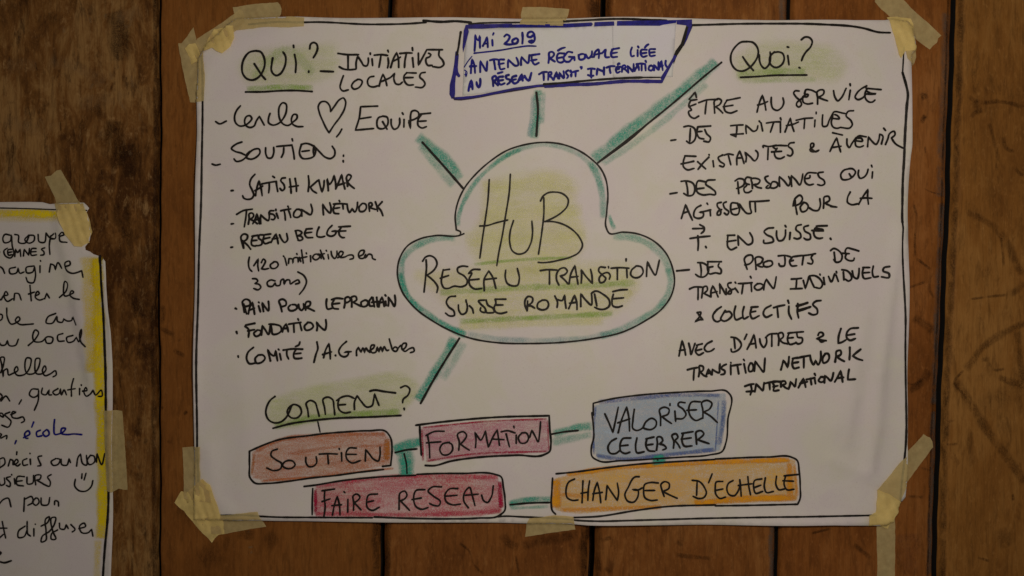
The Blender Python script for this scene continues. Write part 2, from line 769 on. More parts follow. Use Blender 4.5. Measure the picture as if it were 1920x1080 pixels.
945,410 980,330 1020,260* 1030,330 1040,400
970,345 1080,350
1055,280 1110,270 1180,290
1100,300 1115,360 1130,415
1190,310 1190,385
1168,230 1172,245
1240,290 1210,330 1230,380 1280,375 1300,330 1280,290 1235,290
1310,330 1330,265* 1360,320 1385,370 1400,290 1408,190
O box 3.8
290,222 500,195 1000,150 1485,135* 1490,250 1500,400 1490,455 1440,485 1200,490 800,515 600,545 450,585 375,583
325,230 330,350 340,490
O line 3.5
105,468 200,445 300,435
@3 185,480 205,570 210,655
1510,300 1620,280 1745,268
1135,935 1300,920 1490,915
T 1080 720 6
O box 3.2
190,340 190,210* 350,170 700,120 1100,90 1500,75 1690,80 1720,110 1700,400 1680,650 1640,750 1500,790 1200,815 950,830 500,855 250,855 180,810 170,700 195,600 190,450 175,315
W va 3.5
320,330 370,440 410,540* 440,400 470,255
470,540 500,420 565,250* 590,380 597,520
465,430 600,385
650,280 635,400 640,500 670,515 740,490 780,420 850,380 895,410 890,470 840,505 780,500 745,485
945,460 945,360 935,280 990,255 1040,280 1030,330 960,360* 1010,400 1070,440
1105,300 1115,415
1050,215 1050,235
1220,205 1150,205 1140,225 1200,280 1230,340 1200,380 1120,385
1390,195 1290,200 1260,280 1290,370 1340,405 1410,380
1240,290 1350,285
1420,380 1420,290 1410,200 1470,180 1520,210 1500,270 1430,310* 1510,360 1585,430
W ce 3.8
450,605 390,640 355,710 380,770 440,775 490,740
610,600 520,610 490,690 500,750 550,775 600,760
490,690 580,680
680,600 665,690 680,765 760,755
870,590 780,610
790,615 780,680 810,740 880,750
790,680 860,670
900,735 910,660 910,590 950,590 970,630 930,670* 980,680 1010,715 970,735
1090,715 1095,640 1075,570 1120,555 1140,590 1105,630* 1140,670 1165,715
1310,530 1185,550
1200,555 1185,620 1210,690 1300,690
1180,615 1290,600
1350,670 1345,600 1345,535 1400,520 1430,550 1390,600 1360,620* 1430,645 1490,665
O line 3
905,830 915,850
T 1020 840 6
O box 3.4
95,330 85,500 80,620 95,700 130,735
135,280 300,265 700,215 1100,170 1500,145 1920,122
330,770 600,755 1000,695 1350,650 1920,632
T 1240 820 6
600,237 1200,215 1450,215 1510,245 1540,380 1550,550 1545,690 1520,742* 1000,755 600,762
T 1020 840 6
W ch 3.4
340,340 280,370 245,470 260,550 320,580 380,575
435,360 430,480 425,605
510,360 495,460 490,580
415,500 500,485
545,580 560,480 595,375* 620,480 635,605
545,505 650,490
690,570 700,480 705,410* 750,480 820,580* 835,500 820,385
1065,315 1030,315 940,440 905,520 940,590 1000,600 1050,540 1050,465 990,460* 1050,465 1100,440
1280,385 1190,380 1130,400 1115,480 1130,550 1190,580 1270,575
1125,470 1240,468
1345,535 1320,460 1310,400 1350,370 1400,390 1400,440 1330,480* 1410,520 1490,555
W d 3.4
1660,355 1740,370 1800,440 1820,500 1790,550 1730,560 1670,535
1715,380 1710,525
1885,285 1845,385
T 1240 820 6
685,490 610,498 600,560 610,640 650,680 715,665
605,590 685,575
800,480 750,510 730,570 760,640 810,650 860,590 880,535
875,470 885,560 890,655
965,435 975,540 995,640
860,535 1010,515
1120,460 1040,480 1030,560 1050,620 1130,600
1030,560 1110,530
1160,450 1150,560 1170,610 1250,600
1285,430 1280,530 1310,580 1380,570
1525,410 1370,425
1385,430 1370,520 1400,580 1480,575
1355,480 1475,485
T 730 230 3.4286
O cloud 3.1
480,715 455,725 300,727 200,748 120,793 70,873 55,963 80,1073 160,1183 280,1273 400,1338 520,1383 700,1413 900,1418 1100,1411 1300,1388 1500,1343 1640,1273 1740,1203 1810,1103 1828,1023 1815,933 1780,850 1700,765 1600,718 1500,705 1410,711 1390,670 1395,580 1402,450 1390,370 1350,290 1300,240 1230,190 1120,145 1000,130 870,145 760,180 650,250 560,330 480,430 440,520 425,600 432,690* 460,705 455,725
O line 4.2
215,130 350,280 480,430
945,-190 955,-80 950,10 945,90
@3.2 1335,265 1560,100 1670,0
T 1060 80 4.5
@3.6 262,1025 640,730 900,520 1180,280 1310,175
T 740 600 6
O line 4.2
730,205 580,440 430,690 298,930
T 830 30 8
F frame 3 K
@4 -280,98 0,112 200,102 430,118
400,138 600,124 1150,112 1500,108 1900,100
@4 275,255 262,330 240,480 215,590
T 1060 30 8
@3.5 -40,95 300,88 750,80 900,82 1200,92 1500,100
T 830 30 8
F frame 3 P
#350,150 600,140 1040,130 1048,155 900,185 600,207 385,205 395,250 350,420 310,560 300,470 320,230
T 1060 30 8
F frame 3 B
#-1000,142 -400,140 0,130 385,120 410,145 385,175 0,190 -400,190 -980,190
#430,118 720,112 725,172 425,180
#765,108 1250,103 1650,92 1645,130 1450,160 1400,174 760,174
F frame 3 P
#1650,92 1880,82 1885,150 1870,200 1820,185 1800,165 1655,150
F frame 3 K
#1800,165 1895,180 1800,400 1740,500 1660,620 1615,740 1600,640 1640,540 1720,430
F frame 3 P
#1615,600 1665,620 1590,740 1460,990 1435,1025 1370,1022 1360,990 1430,970 1415,940 1500,810 1600,640
#1830,190 1885,190 1820,360 1790,420 1760,480 1800,330
T 840 90 8
#115,60 150,60 165,110 150,300 160,400 120,430 110,560 110,700 100,760 60,770 25,700 30,560 70,400 95,250
@5 140,380 165,425
F frame 3 D
#60,745 200,745 350,730 500,705 700,665 1000,605 1340,560 1400,556 1600,540 1600,590 1350,600 1100,645 700,710 500,750 350,775 200,795 100,790
F frame 3 P
@3.8 110,760 350,742 700,685 1000,625 1350,580 1920,560
T 1060 90 8
@6 -300,588 0,567 400,555 900,515 1200,515 1435,518
F frame 3 K
@4 -320,555 0,532 500,490 900,466 1150,458
@2.5 1150,458 1410,456
T 830 30 8
W m 4 B
480,535 488,420 490,295* 515,360 535,375 560,310* 560,400 562,490
605,460 640,390 665,325* 675,400 678,480
625,430 680,420
745,370 750,455
765,270 755,295
W y 4.4 B
925,320 960,290 1005,320 980,380 925,430* 1000,440 1060,435
1080,355 1045,380 1060,425 1110,420 1130,370 1100,345 1070,360
1195,265 1200,340 1195,425
1375,290 1340,250 1280,270 1275,320 1320,330 1365,300 1380,340 1370,390 1330,415 1290,395 1340,380
W u 3 B
475,568 600,555 900,520 1100,485 1300,462 1400,466
W quote 2.2 B
440,615 380,690 325,775
330,820 365,845 350,920 345,850
335,885 350,900
T 840 90 8
W a 4 B
345,385 350,290 365,180* 395,260 408,385
335,285 425,280
485,370 485,290 488,205* 530,280 580,355 585,290 590,210
630,195 700,180 770,190
690,195 700,260 710,330
840,185 770,190 770,260 790,330 850,320
760,255 840,240
900,300 900,240 905,185* 960,240 1020,280 1050,270 1045,200 1025,155
1095,265 1095,200 1105,145* 1150,200 1200,240 1215,170 1220,120
1370,103 1220,125
1255,120 1260,200 1300,260 1360,235
1250,200 1330,185
W r 4 B
1505,235 1515,160 1520,80 1560,70 1590,100 1560,150 1520,160* 1560,190 1600,215
1650,50 1700,20 1755,5
1740,95 1650,100 1630,150 1650,220 1700,230 1735,210
1640,165 1720,150
T 1060 90 8
100,80 40,70 0,110 -30,160 0,215 60,215 90,180 130,150* 50,145
130,150 135,195
195,120 210,185 260,185 300,140 280,110 220,110 200,120
285,170 300,110* 340,170 390,120 395,65
385,150 425,150* 440,80 490,40 500,100 495,170
430,120 510,100 545,95* 600,40 590,100 600,155 650,155
800,20 690,40
715,30 680,80 690,150 770,150
680,100 770,85
W l 4 B
990,10 970,80 990,145 1020,135
1075,50 1075,140
1080,-5 1088,10
1185,10 1210,-20 1235,-35
1210,45 1130,50 1125,120 1150,150 1215,135
1130,100 1205,90
1335,35 1250,45 1250,90 1260,135 1335,130
1250,90 1330,80
T 840 90 8
W au 4.5 B
310,650 325,560 350,495* 365,560 370,625
330,590 365,580
430,520 440,570 465,600 485,550 485,470
W re 4.5 B
680,580 675,510 670,450 710,430 730,470 690,510* 720,540 750,570
750,390 820,372
825,440 760,450 750,500 790,560 850,540
770,500 830,490
910,415 870,430 880,470 930,490 930,520 890,555
1020,430 965,450 960,500 1000,545 1050,520
970,490 1020,480
1050,520 1080,450 1110,405* 1115,450 1120,500
1070,490 1130,460
1150,430 1180,480 1210,500 1235,440 1250,385
W tr 4 B
1365,405 1420,375 1480,370
1430,385 1435,440 1435,495
1500,490 1505,430 1510,380 1545,370 1550,400 1515,430* 1550,450 1575,490
1585,490 1600,430 1625,370* 1640,420 1650,470
1600,440 1645,435
1665,470 1670,420 1670,380* 1700,430 1735,465 1735,400 1730,360
1800,350 1765,370 1775,400 1800,430 1780,470
1850,400 1850,440
1835,355 1843,365
T 1060 90 8
80,410 85,440
75,365 82,375
110,375 150,362 190,355
150,370 150,440
225,300 245,300 235,325
W in 4.2 B
335,330 380,322 435,330
385,330 380,400 385,460
335,420 380,435 415,430
465,415 470,370 475,325* 520,350 565,370 575,420
575,310 570,410
615,310 670,290 730,290
660,300 660,345 670,390
820,300 760,305 750,340 770,390 810,370
750,340 800,330
780,265 795,245 805,255
W at 4 B
840,375 845,330 850,290 880,275 900,300 860,330* 890,340 920,375
935,385 930,330 925,285* 970,330 1005,370 1015,310 1015,255
1030,360 1060,300 1075,250* 1090,300 1095,350
1045,315 1095,305
1060,260 1130,250 1190,260
1135,260 1135,355
1190,280 1195,355
1193,210 1203,232
1250,290 1240,340 1280,355 1310,310 1280,280 1250,290
1320,350 1320,270* 1355,310 1385,345 1385,280 1385,225
1390,340 1410,250 1430,210* 1440,280 1450,350
1400,300 1450,280
1495,210 1490,260 1510,300
T 1290 50 6
W quoi 3.7
655,180 590,185 520,240 475,320 470,390 490,450 540,500 600,510 670,480 730,420 770,350 780,290 760,230 720,190 655,178
605,350 660,430 725,503
790,330 795,400 815,450 850,480 890,450 915,370 912,295
960,295 915,340 905,400 930,450 980,470 1040,440 1070,370 1050,310 1010,295 960,300
1110,335 1123,440
1105,238 1120,242
1262,158 1300,130 1350,135 1383,175 1370,230 1310,300 1280,350 1265,392
1238,470 1248,475
W u 3.5
580,580 750,572 950,558 1150,555 1325,553
W etre 3.5
5,825 70,748* 85,805
90,830 20,840
20,840 0,900 30,950 0,960 10,1010 60,1040 110,1015
0,910 80,880
110,865 200,835 320,830
200,840 190,910 183,990
290,980 285,900 285,850 330,820 365,840 350,880 300,910* 340,940 380,980
575,808 420,840
430,835 395,900 410,960 460,980 540,955
385,910 495,893
W au 3.6
765,970 790,870 825,780* 850,860 865,945
775,890 830,875 885,850
925,805 925,870 945,930 990,950 1040,920 1065,860 1055,810"""
PASTEL = """T 0 0 1
S soft_shading lgreen 0 0.42 26
#470,85 560,78 640,84 646,130 600,165 520,172 455,165 440,120
S chalk_stroke green 10 0.62
463,169 520,165.5 590,166
S chalk_stroke green 16 0.25
475,150 540,95 590,140
S soft_shading lgreen 0 0.40 26
#1360,100 1420,72 1500,70 1570,85 1600,120 1580,155 1480,160 1370,152
S chalk_stroke green 15 0.42
1378,143 1420,138 1510,137
S chalk_stroke green 9 0.25
1388,152 1440,152 1530,150
S soft_shading lgreen 0 0.42 12
#500,745 570,722 660,705 770,700 790,720 760,775 640,785 520,802 500,790
S chalk_stroke green 12 0.6
515,799 580,785 650,778 752,772
T 730 230 3.4286
S soft_shading ygreen 0 0.50 26
#560,360 700,325 1180,318 1250,400 1230,520 1280,640 1290,800 1240,880 540,910 470,820 560,560
S soft_shading ygreen 0 0.50 26
#150,920 500,900 1300,860 1600,900 1640,1050 1560,1180 1440,1270 1000,1310 500,1330 330,1200 220,1080 130,1000
S chalk_stroke ygreen 20 0.22
600,420 900,400 1180,410
580,600 900,580 1250,560
480,740 900,750 1270,720
S chalk_stroke green 6 0.5
540,912 750,890 1050,872 1180,870
S chalk_stroke green 11 0.42
320,1092 600,1075 900,1058 1200,1050 1580,1030
S chalk_stroke green 9 0.55
450,1278 800,1260 1100,1245 1440,1225
S chalk_stroke ygreen 13 0.35
440,1310 900,1290 1380,1275
S chalk_stroke ygreen 12 0.4
1560,1080 1510,1130
S chalk_stroke teal 8 0.55
440,670 448,600 490,490 560,380 650,290 770,205 850,172
S chalk_stroke teal 9 0.3
740,222 860,165 950,146 1100,158 1220,210 1320,300
S chalk_stroke teal 12 0.5
1280,250 1320,310 1352,400 1370,500 1378,620
S chalk_stroke teal 7 0.55
1408,590 1425,640 1448,690
S chalk_stroke teal 13 0.4
1430,727 1570,742 1680,790 1755,860 1800,970
S chalk_stroke teal 13 0.5
1790,930 1803,1000 1798,1080 1740,1180 1620,1262 1480,1335 1350,1372
S chalk_stroke bteal 11 0.42
1420,1352 1300,1380 1150,1395 950,1402 750,1395 500,1362
S chalk_stroke teal 11 0.8
70,960 85,1020 105,1085 165,1165 285,1257 405,1325 500,1368
S chalk_stroke teal 11 0.5
74,1020 78,960 90,880 140,820 220,770 320,745 430,742
S chalk_stroke bteal 9 0.5
900,100 920,-60 930,-180
T 0 0 1
S chalk_stroke teal 19 0.72
782,256 808,277 840,306 864,338
S chalk_stroke teal 15 0.36
789,270 815,306 852,349
S chalk_stroke teal 13 0.6
1009,168 1006,225 1001,262
S chalk_stroke teal 8 0.3
1020,172 1015,235
S chalk_stroke teal 20 0.68
1112,301 1174,250 1220,215 1262,184 1302,152 1343,116
S chalk_stroke teal 11 0.3
1128,310 1222,245 1325,158
S chalk_stroke teal 16 0.75
853,632 833,672 806,714 783,752
S chalk_stroke teal 14 0.3
870,640 848,682 829,712
S soft_shading terra 0 0.56 3
#474,845 520,822 600,813 720,808 732,820 733,870 700,878 600,893 500,902 475,895
S chalk_stroke terra 7 0.75
480,844 530,823 600,815 650,813 725,813
S chalk_stroke terra 6 0.38
540,850 640,836 720,835
520,880 620,868 700,860
S chalk_stroke rust 11 1.00
727,820 726,864
S chalk_stroke terra 4.5 0.94
490,901 600,892 660,885 740,877
S chalk_stroke rust 5 0.62
479,848 474,892
S soft_shading magenta 0 0.56 3
#790,798 1028,782 1032,847 800,866
S chalk_stroke crimson 3.6 0.88
792,801 900,790 1026,784
S chalk_stroke crimson 5 0.94
791,802 794,864
S chalk_stroke crimson 3.6 0.81
798,864 870,852 1028,845
S chalk_stroke crimson 3 0.75
1026,786 1029,845
S soft_shading red 0 0.60 3
#590,914 700,896 935,891 943,960 900,967 590,966
S chalk_stroke red 8 0.78
590,912 700,896 850,892 935,893
S chalk_stroke crimson 8 1.15
937,900 940,952
S chalk_stroke red 8 0.62
592,962 760,964 940,957
S chalk_stroke crimson 6 0.94
592,916 593,962
S soft_shading sky 0 0.9 3
#1113,757 1200,745 1360,735 1362,780 1350,845 1240,856 1120,862 1110,835
S chalk_stroke blue 7 0.69
1120,753 1200,745 1280,739 1350,741
S chalk_stroke blue 8 0.56
1357,748 1354,790 1347,835
S chalk_stroke blue 3 0.62
1346,748 1343,800 1340,848
S chalk_stroke blue 7 0.88
1116,852 1160,860 1240,853 1340,842
S chalk_stroke blue 4 0.75
1116,760 1112,820 1113,852
S soft_shading lorange 0 0.82 3
#1037,895 1100,879 1200,871 1490,858 1495,938 1240,950 1080,963 1040,956
S chalk_stroke orange 15 1.25
1043,897 1042,952
S chalk_stroke orange 8 1.12
1060,888 1150,876 1260,869 1480,861
S chalk_stroke orange 10 1.25
1300,943 1400,934 1492,932
S chalk_stroke orange 7 0.62
1050,955 1240,949
1050,925 1100,930
S chalk_stroke orange 10 0.75
1478,866 1480,930
S chalk_stroke orange 6 0.75
1488,868 1493,930
S chalk_stroke teal 17 1.0
738,845 770,832 792,826
S chalk_stroke teal 23 1.0
761,843 763,893
S chalk_stroke teal 13 0.62
1036,813 1080,801 1111,797
S chalk_stroke teal 13 0.42
1034,828 1110,813
S chalk_stroke teal 19 1.2
1233,851 1236,871
S chalk_stroke teal 11 0.75
953,945 990,936 1034,935
S chalk_stroke teal 6 0.36
955,952 1030,948"""
LEFT = """T 0 360 4
W g 3
90,325 50,320 35,350 45,380 90,370 100,325* 105,400 115,470 95,495 55,480 45,440 70,422
125,320 150,325 155,380 200,385 235,325
230,325 200,360 230,385 270,365 270,330 235,325
300,320 310,375 345,380 360,310
360,310 390,345 430,355
395,330 385,400 390,470
400,330 430,310 430,350 400,355
465,330 490,305 505,320 470,340 475,370 525,380
W e 3
0,470 12,450
105,430 75,435 80,475 105,470
75,455 105,450
125,485 130,430* 145,455 165,430* 170,485
190,480 195,430* 230,475* 235,425
285,425 255,425 250,475 290,472
250,450 285,448
350,420 325,430 345,450 345,470 320,475
W m 3
0,590 10,560 30,570 50,610
130,565 85,580 90,610 140,605 150,570* 165,610 195,600
270,555 210,570 215,605 260,600 275,560* 280,640 265,680 225,675 210,640
315,555 315,605
318,515 320,520
385,600 395,540* 420,550 430,585* 450,530 480,575
515,560 550,545 545,520 515,530 525,590 560,610 610,600 630,590* 640,640
W v 3
0,790 20,810 40,780 75,770 60,745 45,780 70,820 110,800
120,810 125,760* 150,760 175,810
240,700 245,760 250,815
230,765 275,750
280,780 310,760 300,745 280,790 310,810 345,800
350,800 365,760* 385,795
W l 3
460,790 510,740 520,680 505,670 490,720 500,780 540,770 575,750 565,740 540,770 570,795 615,805
W d 3
0,970 30,950 30,920 0,915
65,870 70,940 100,990 135,980 165,950 155,935 130,960 160,990 220,992 265,988
W a 3
430,910 370,940 360,980 400,985 440,930* 445,970 480,975 490,950* 510,965 550,960 555,930* 585,995
T 0 580 4.32
W w 3
0,255 30,290 60,285 75,250* 90,290 140,290 165,240
W l 3
245,290 300,240 325,180 305,165 280,210 290,255 350,260 400,220 440,230 430,270 390,270 380,240
520,195 480,210 485,255 530,255
600,210 550,230 560,265 600,260 630,225* 650,260 680,200 680,160 665,200 675,260 710,300
W h 3
20,510 45,440 45,385 25,385 30,450 40,545* 50,490 70,480 85,530 110,520 160,485 150,460 130,490 150,530 200,530 260,450 260,395 235,390 215,450 235,520 280,520 330,450 330,395 310,395 295,450 310,520 350,520 385,480 375,455 355,490 375,535 420,520 460,495 465,530 440,545
W e 3
0,740 30,700 10,680 0,700
20,740 60,700 90,740
185,730 165,765
W q 3
320,645 270,645 250,690 280,710 320,690 325,650* 320,740 290,815
355,635 350,680 380,690 410,650* 410,690 430,690
480,640 440,670 460,690 490,680 500,640* 510,690 530,650 550,690
605,560 590,620 590,700
560,650 620,640
655,640 655,690
668,610 669,614
680,660 720,650 710,630 690,660 710,700 750,680 770,650* 790,690 835,650 840,700 810,700
W a 3
0,850 40,870 30,840 0,840
90,830 50,850 80,880 100,900 80,950 25,935
100,850 140,830 115,825 110,870 150,880 200,870 210,900 185,915
W s 3
0,1000 25,1010 5,1035
20,1040 70,1020 65,1045
W c 3.3 B
205,1035 255,1000 245,980 215,1000 225,1040 240,1040
285,910 270,950
340,975 310,990 315,1025 350,1020
390,970 360,1000 380,1025 410,1010 400,975 390,970
455,890 450,950 460,1010 490,1005 530,985 545,960 515,960 510,1000 550,1010 610,1005 675,1010
145,1060 135,1085
T 0 810 4
W p 3
5,200 5,260 -5,310
5,200 40,190 50,230 10,265
75,250 90,200* 110,210 110,240 150,215 140,200 120,225 145,250 165,235
140,145 138,165
215,195 185,210 190,245 220,240
240,200 243,240
238,155 239,158
325,175 300,180 310,220 320,245 295,250
W o 3
430,195 395,220 410,245 450,235 460,200 440,195
470,200 475,240 510,245 530,195* 540,225
W n 3
585,250 600,180 615,160* 640,240 655,245 660,170
690,170 665,210 680,240 720,220 715,175 690,170
735,220 740,155* 775,240 800,155
W u 3
0,360 20,395 45,385 45,340
90,330 60,340 90,380 85,405 60,395
120,345 125,385
100,315 101,319
195,330 145,330 140,390 190,400
140,365 180,360
215,335 220,385 255,380 265,320
280,390 280,320 320,320 310,350 285,355* 340,385
395,315 370,330 390,370 385,400 335,385
W s 3
575,350 570,400 600,435 650,440 695,400 705,360
625,310 622,345
655,305 640,355
W n 3
0,545 40,500 70,490 95,555
W p 3
195,490 190,590
195,500 250,480 260,520 220,545
280,490 255,520 280,545 305,520 290,490 280,490
320,490 325,540 370,540 385,485
420,540 425,510 445,515 450,550
W t 3
30,665 40,720 55,790
0,715 65,715
0,795 40,760
W d 3
200,700 150,740 150,785 190,780 215,730* 215,665
215,730 220,760 240,775
265,720 265,775
275,685 277,688
320,700 370,670 380,630 360,640 355,740 350,810 320,820 325,780 380,740 420,680 425,635 405,635 405,740 425,800 395,800 395,760 440,730
455,680 460,720 490,725 505,690* 520,720
540,690 570,730 550,745
600,720 650,700 640,680 605,700 620,750 670,750 695,725* 705,775
W e 3.4
0,920 20,900 0,890
0,965 40,975 95,960
T 0 0 1
F line 3 K
@2.2 -30,390 60,392 118,394 166,395
@4.5 191,480 193,520 197,580 198,620 199,655 201,700 202,770 203,830 206,920 204,970 200,1020 196,1090"""
PASTEL_L = """T 0 0 1
S chalk_stroke yellow 14 1.1
-30,400 60,401 118,403
S soft_shading yellow 0 0.4 8
#-30,402 120,405 165,410 165,440 120,420 -30,418
S chalk_stroke yellow 26 0.6
170,480 176,600 178,700
S chalk_stroke yellow 19 1.2
184,482 188,560 189,640 192,760 195,860 194,960 192,1010
S chalk_stroke yellow 12 0.4
186,1010 184,1090"""
STAIN_AND_SHADE = """T 1680 0 2.7
S stain brown 7 0.39
390,340 393,420 395,480
360,480 380,500 430,520 520,508
430,520 560,520 650,545
470,620 495,720 512,800 508,870
540,690 555,750 600,770
600,850 625,880 650,890
375,600 400,570 440,560
S stain brown 16 0.35
390,510 410,545 420,580
T 1680 380 2.842
S stain brown 12 0.39
370,50 460,90 540,150 580,200
580,190 620,280 650,350 682,390
682,420 650,460 600,490
690,640 630,665 560,700 500,740 440,790 400,850 360,890
640,680 655,760 660,850 690,960
540,930 600,950 690,975
S stain brown 5 0.43
600,490 500,500 390,515
360,890 310,960 350,1010 400,1080
555,180 565,260 572,340
490,850 520,890 580,884
S stain brown 12 0.43
472,820 476,850
T 1680 700 2.842
S stain brown 16 0.36
310,40 360,110 430,220 480,300 540,380 600,460 690,590
S stain brown 11 0.35
293,245 298,262
S stain brown 5 0.43
265,380 330,375
430,980 500,1000
620,640 625,680
S stain brown 30 0.22
560,820 600,930
S stain brown 42 0.16
460,200 560,130 690,60
T 1680 0 2.7
S stain dark 13 0.7
130,465 150,505
125,595 150,610
S stain dark 3 0.35
135,950 170,970 230,985
145,740 148,780
S stain grey 17 0.4
258,60 250,400 235,700 228,1000
T 1680 380 2.842
S stain dark 5 0.35
90,0 110,90 100,180 100,290
105,295 150,330 190,360
190,370 180,470 205,510
60,455 160,420
S stain grey 14 0.6
250,0 240,250 228,500 222,800 210,1080
S stain dark 14 0.35
90,610 140,640 200,690
180,890 120,970 60,1010
T 1680 700 2.842
S stain grey 12 0.6
205,200 200,550 190,800 185,1080
S stain dark 5 0.3
20,30 90,60 160,20
60,655 150,660
130,500 180,520
S stain purple 40 0.18
60,850 70,1080
T 0 0 2.8425
S stain dark 2.2 0.4
375,850 378,960
395,940 400,1010
425,930 425,1020
150,560 165,640
320,640 325,700
85,850 100,870 110,930
190,330 198,380
540,900 550,960
S stain dark 34 0.45
600,60 640,200 640,330
620,640 600,760 640,900
690,760 700,950
S stain dark 16 0.3
270,60 290,130
500,560 560,640
S stain light 6 0.28
480,90 485,125
560,70 568,100
700,90 690,140 660,140
340,140 345,180
590,380 600,430
640,480 650,560 670,590
745,600 748,650
700,400 710,470
500,440 480,480
540,690 530,740
270,650 265,700
260,770 262,830
690,800 700,830
140,650 150,700
S stain light 22 0.16
30,350 120,345 200,350
20,640 90,660 200,700
260,320 420,360 560,450
40,900 60,960 200,1010
620,100 760,60
420,560 600,520
T 180 380 2.5714
S stain dark 12 0.35
100,0 110,100 150,170
150,0 165,250 200,560
S stain dark 30 0.25
250,200 255,450 240,560
S stain dark 3 0.4
215,540 240,545 250,560
165,420 205,600 212,760
110,800 120,900
S stain dark 30 0.3
245,620 250,760
S stain light 4 0.4
138,660 158,652
T 180 760 3.375
S stain dark 10 0.4
270,60 270,200
260,400 300,370
300,220 330,235
S stain dark 16 0.3
240,460 300,440
S stain dark 3 0.35
190,850 200,830 200,860
235,720 235,940
230,960 228,1080
S stain light 8 0.25
190,640 205,650
270,670 290,680
200,220 220,280
T 180 380 2.5714
S stain brown 7.5 0.39
320,490 330,530 315,590
425,1005 440,1020
400,655 410,670
300,600 380,640
370,710 430,740
T 320 800 4.5
S stain light 4 0.5
655,870 660,900
655,1020 700,1010
680,1040 685,1075
S stain brown 27.0 0.33
440,980 500,1000
640,860 630,960
800,900 900,1000
T 180 760 3.375
S stain brown 9.0 0.50
560,40 575,55
S stain brown 6.0 0.44
410,10 430,20
450,220 480,240
S stain brown 39.0 0.24
530,620 640,700
650,980 800,900
T 400 960 1.5
S stain brown 4.5 0.50
690,85 720,110 735,150 760,175
1680,60 1740,45
850,120 860,175
S stain brown 15.0 0.39
810,60 835,90 860,100
870,95 940,80 1030,60
S stain brown 7.5 0.39
1090,80 1120,70
1300,80 1320,95
1300,120 1400,130
1100,155 1120,170
1800,90 1850,130
S stain grey 8 0.35
1565,60 1568,130
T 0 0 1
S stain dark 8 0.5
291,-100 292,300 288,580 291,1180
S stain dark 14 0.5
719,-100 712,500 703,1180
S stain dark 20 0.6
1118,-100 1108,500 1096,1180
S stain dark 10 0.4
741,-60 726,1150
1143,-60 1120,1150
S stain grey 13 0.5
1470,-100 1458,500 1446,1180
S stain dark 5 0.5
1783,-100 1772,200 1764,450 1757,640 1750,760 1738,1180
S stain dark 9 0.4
1806,-100 1797,200 1790,400 1782,600 1775,760 1766,1150"""  # the closing dark ribbons along the plank joints are painted shade


# ------------------------------------------------------------------ helpers
COL = SC.collection
def thing(name, label, cat, group=None, loc=(0, 0, 0)):
    o = bpy.data.objects.new(name, None); COL.objects.link(o); o.location = loc
    o['label'] = label; o['category'] = cat
    if group: o['group'] = group
    return o

def P(px, py, h):
    return ((px - CX) * S, -h, (CY - py) * S)

def mesh_obj(name, verts, faces, mat, parent=None, attr=None, smooth=False):
    me = bpy.data.meshes.new(name); me.from_pydata([tuple(v) for v in verts], [], faces)
    if attr is not None:
        a = me.attributes.new('dep', 'FLOAT', 'POINT'); a.data.foreach_set('value', np.asarray(attr, dtype=np.float32))
    me.materials.append(mat)
    if smooth: me.polygons.foreach_set('use_smooth', [True] * len(me.polygons))
    me.update()
    o = bpy.data.objects.new(name, me); COL.objects.link(o)
    if parent is not None:
        o.parent = parent
    return o

# --- smooth random fields
class Waves:
    def __init__(s, seed, n, lo, hi):
        r = np.random.RandomState(seed); s.w = []
        for _ in range(n):
            L = math.exp(r.uniform(math.log(lo), math.log(hi))); a = r.uniform(0, math.tau)
            s.w.append((math.cos(a) * math.tau / L, math.sin(a) * math.tau / L, r.uniform(0, math.tau)))
    def __call__(s, x, y):
        t = 0
        for a, b, c in s.w: t = t + np.sin(a * x + b * y + c)
        return t / math.sqrt(len(s.w))

def inside(poly, X, Y):
    res = np.zeros(np.shape(X), bool); n = len(poly)
    for i in range(n):
        x1, y1 = poly[i]; x2, y2 = poly[(i + 1) % n]
        if y1 == y2: continue
        c = ((y1 > Y) != (y2 > Y)) & (X < (x2 - x1) * (Y - y1) / (y2 - y1) + x1)
        res ^= c
    return res
def segdist(pts, X, Y, closed=True):
    d = np.full(np.shape(X), 1e9); n = len(pts)
    for i in range(n if closed else n - 1):
        x1, y1 = pts[i]; x2, y2 = pts[(i + 1) % n]
        dx, dy = x2 - x1, y2 - y1; L = dx * dx + dy * dy + 1e-9
        t = np.clip(((X - x1) * dx + (Y - y1) * dy) / L, 0, 1)
        d = np.minimum(d, np.hypot(X - x1 - t * dx, Y - y1 - t * dy))
    return d
def sm(t):
    t = np.clip(t, 0, 1); return t * t * (3 - 2 * t)

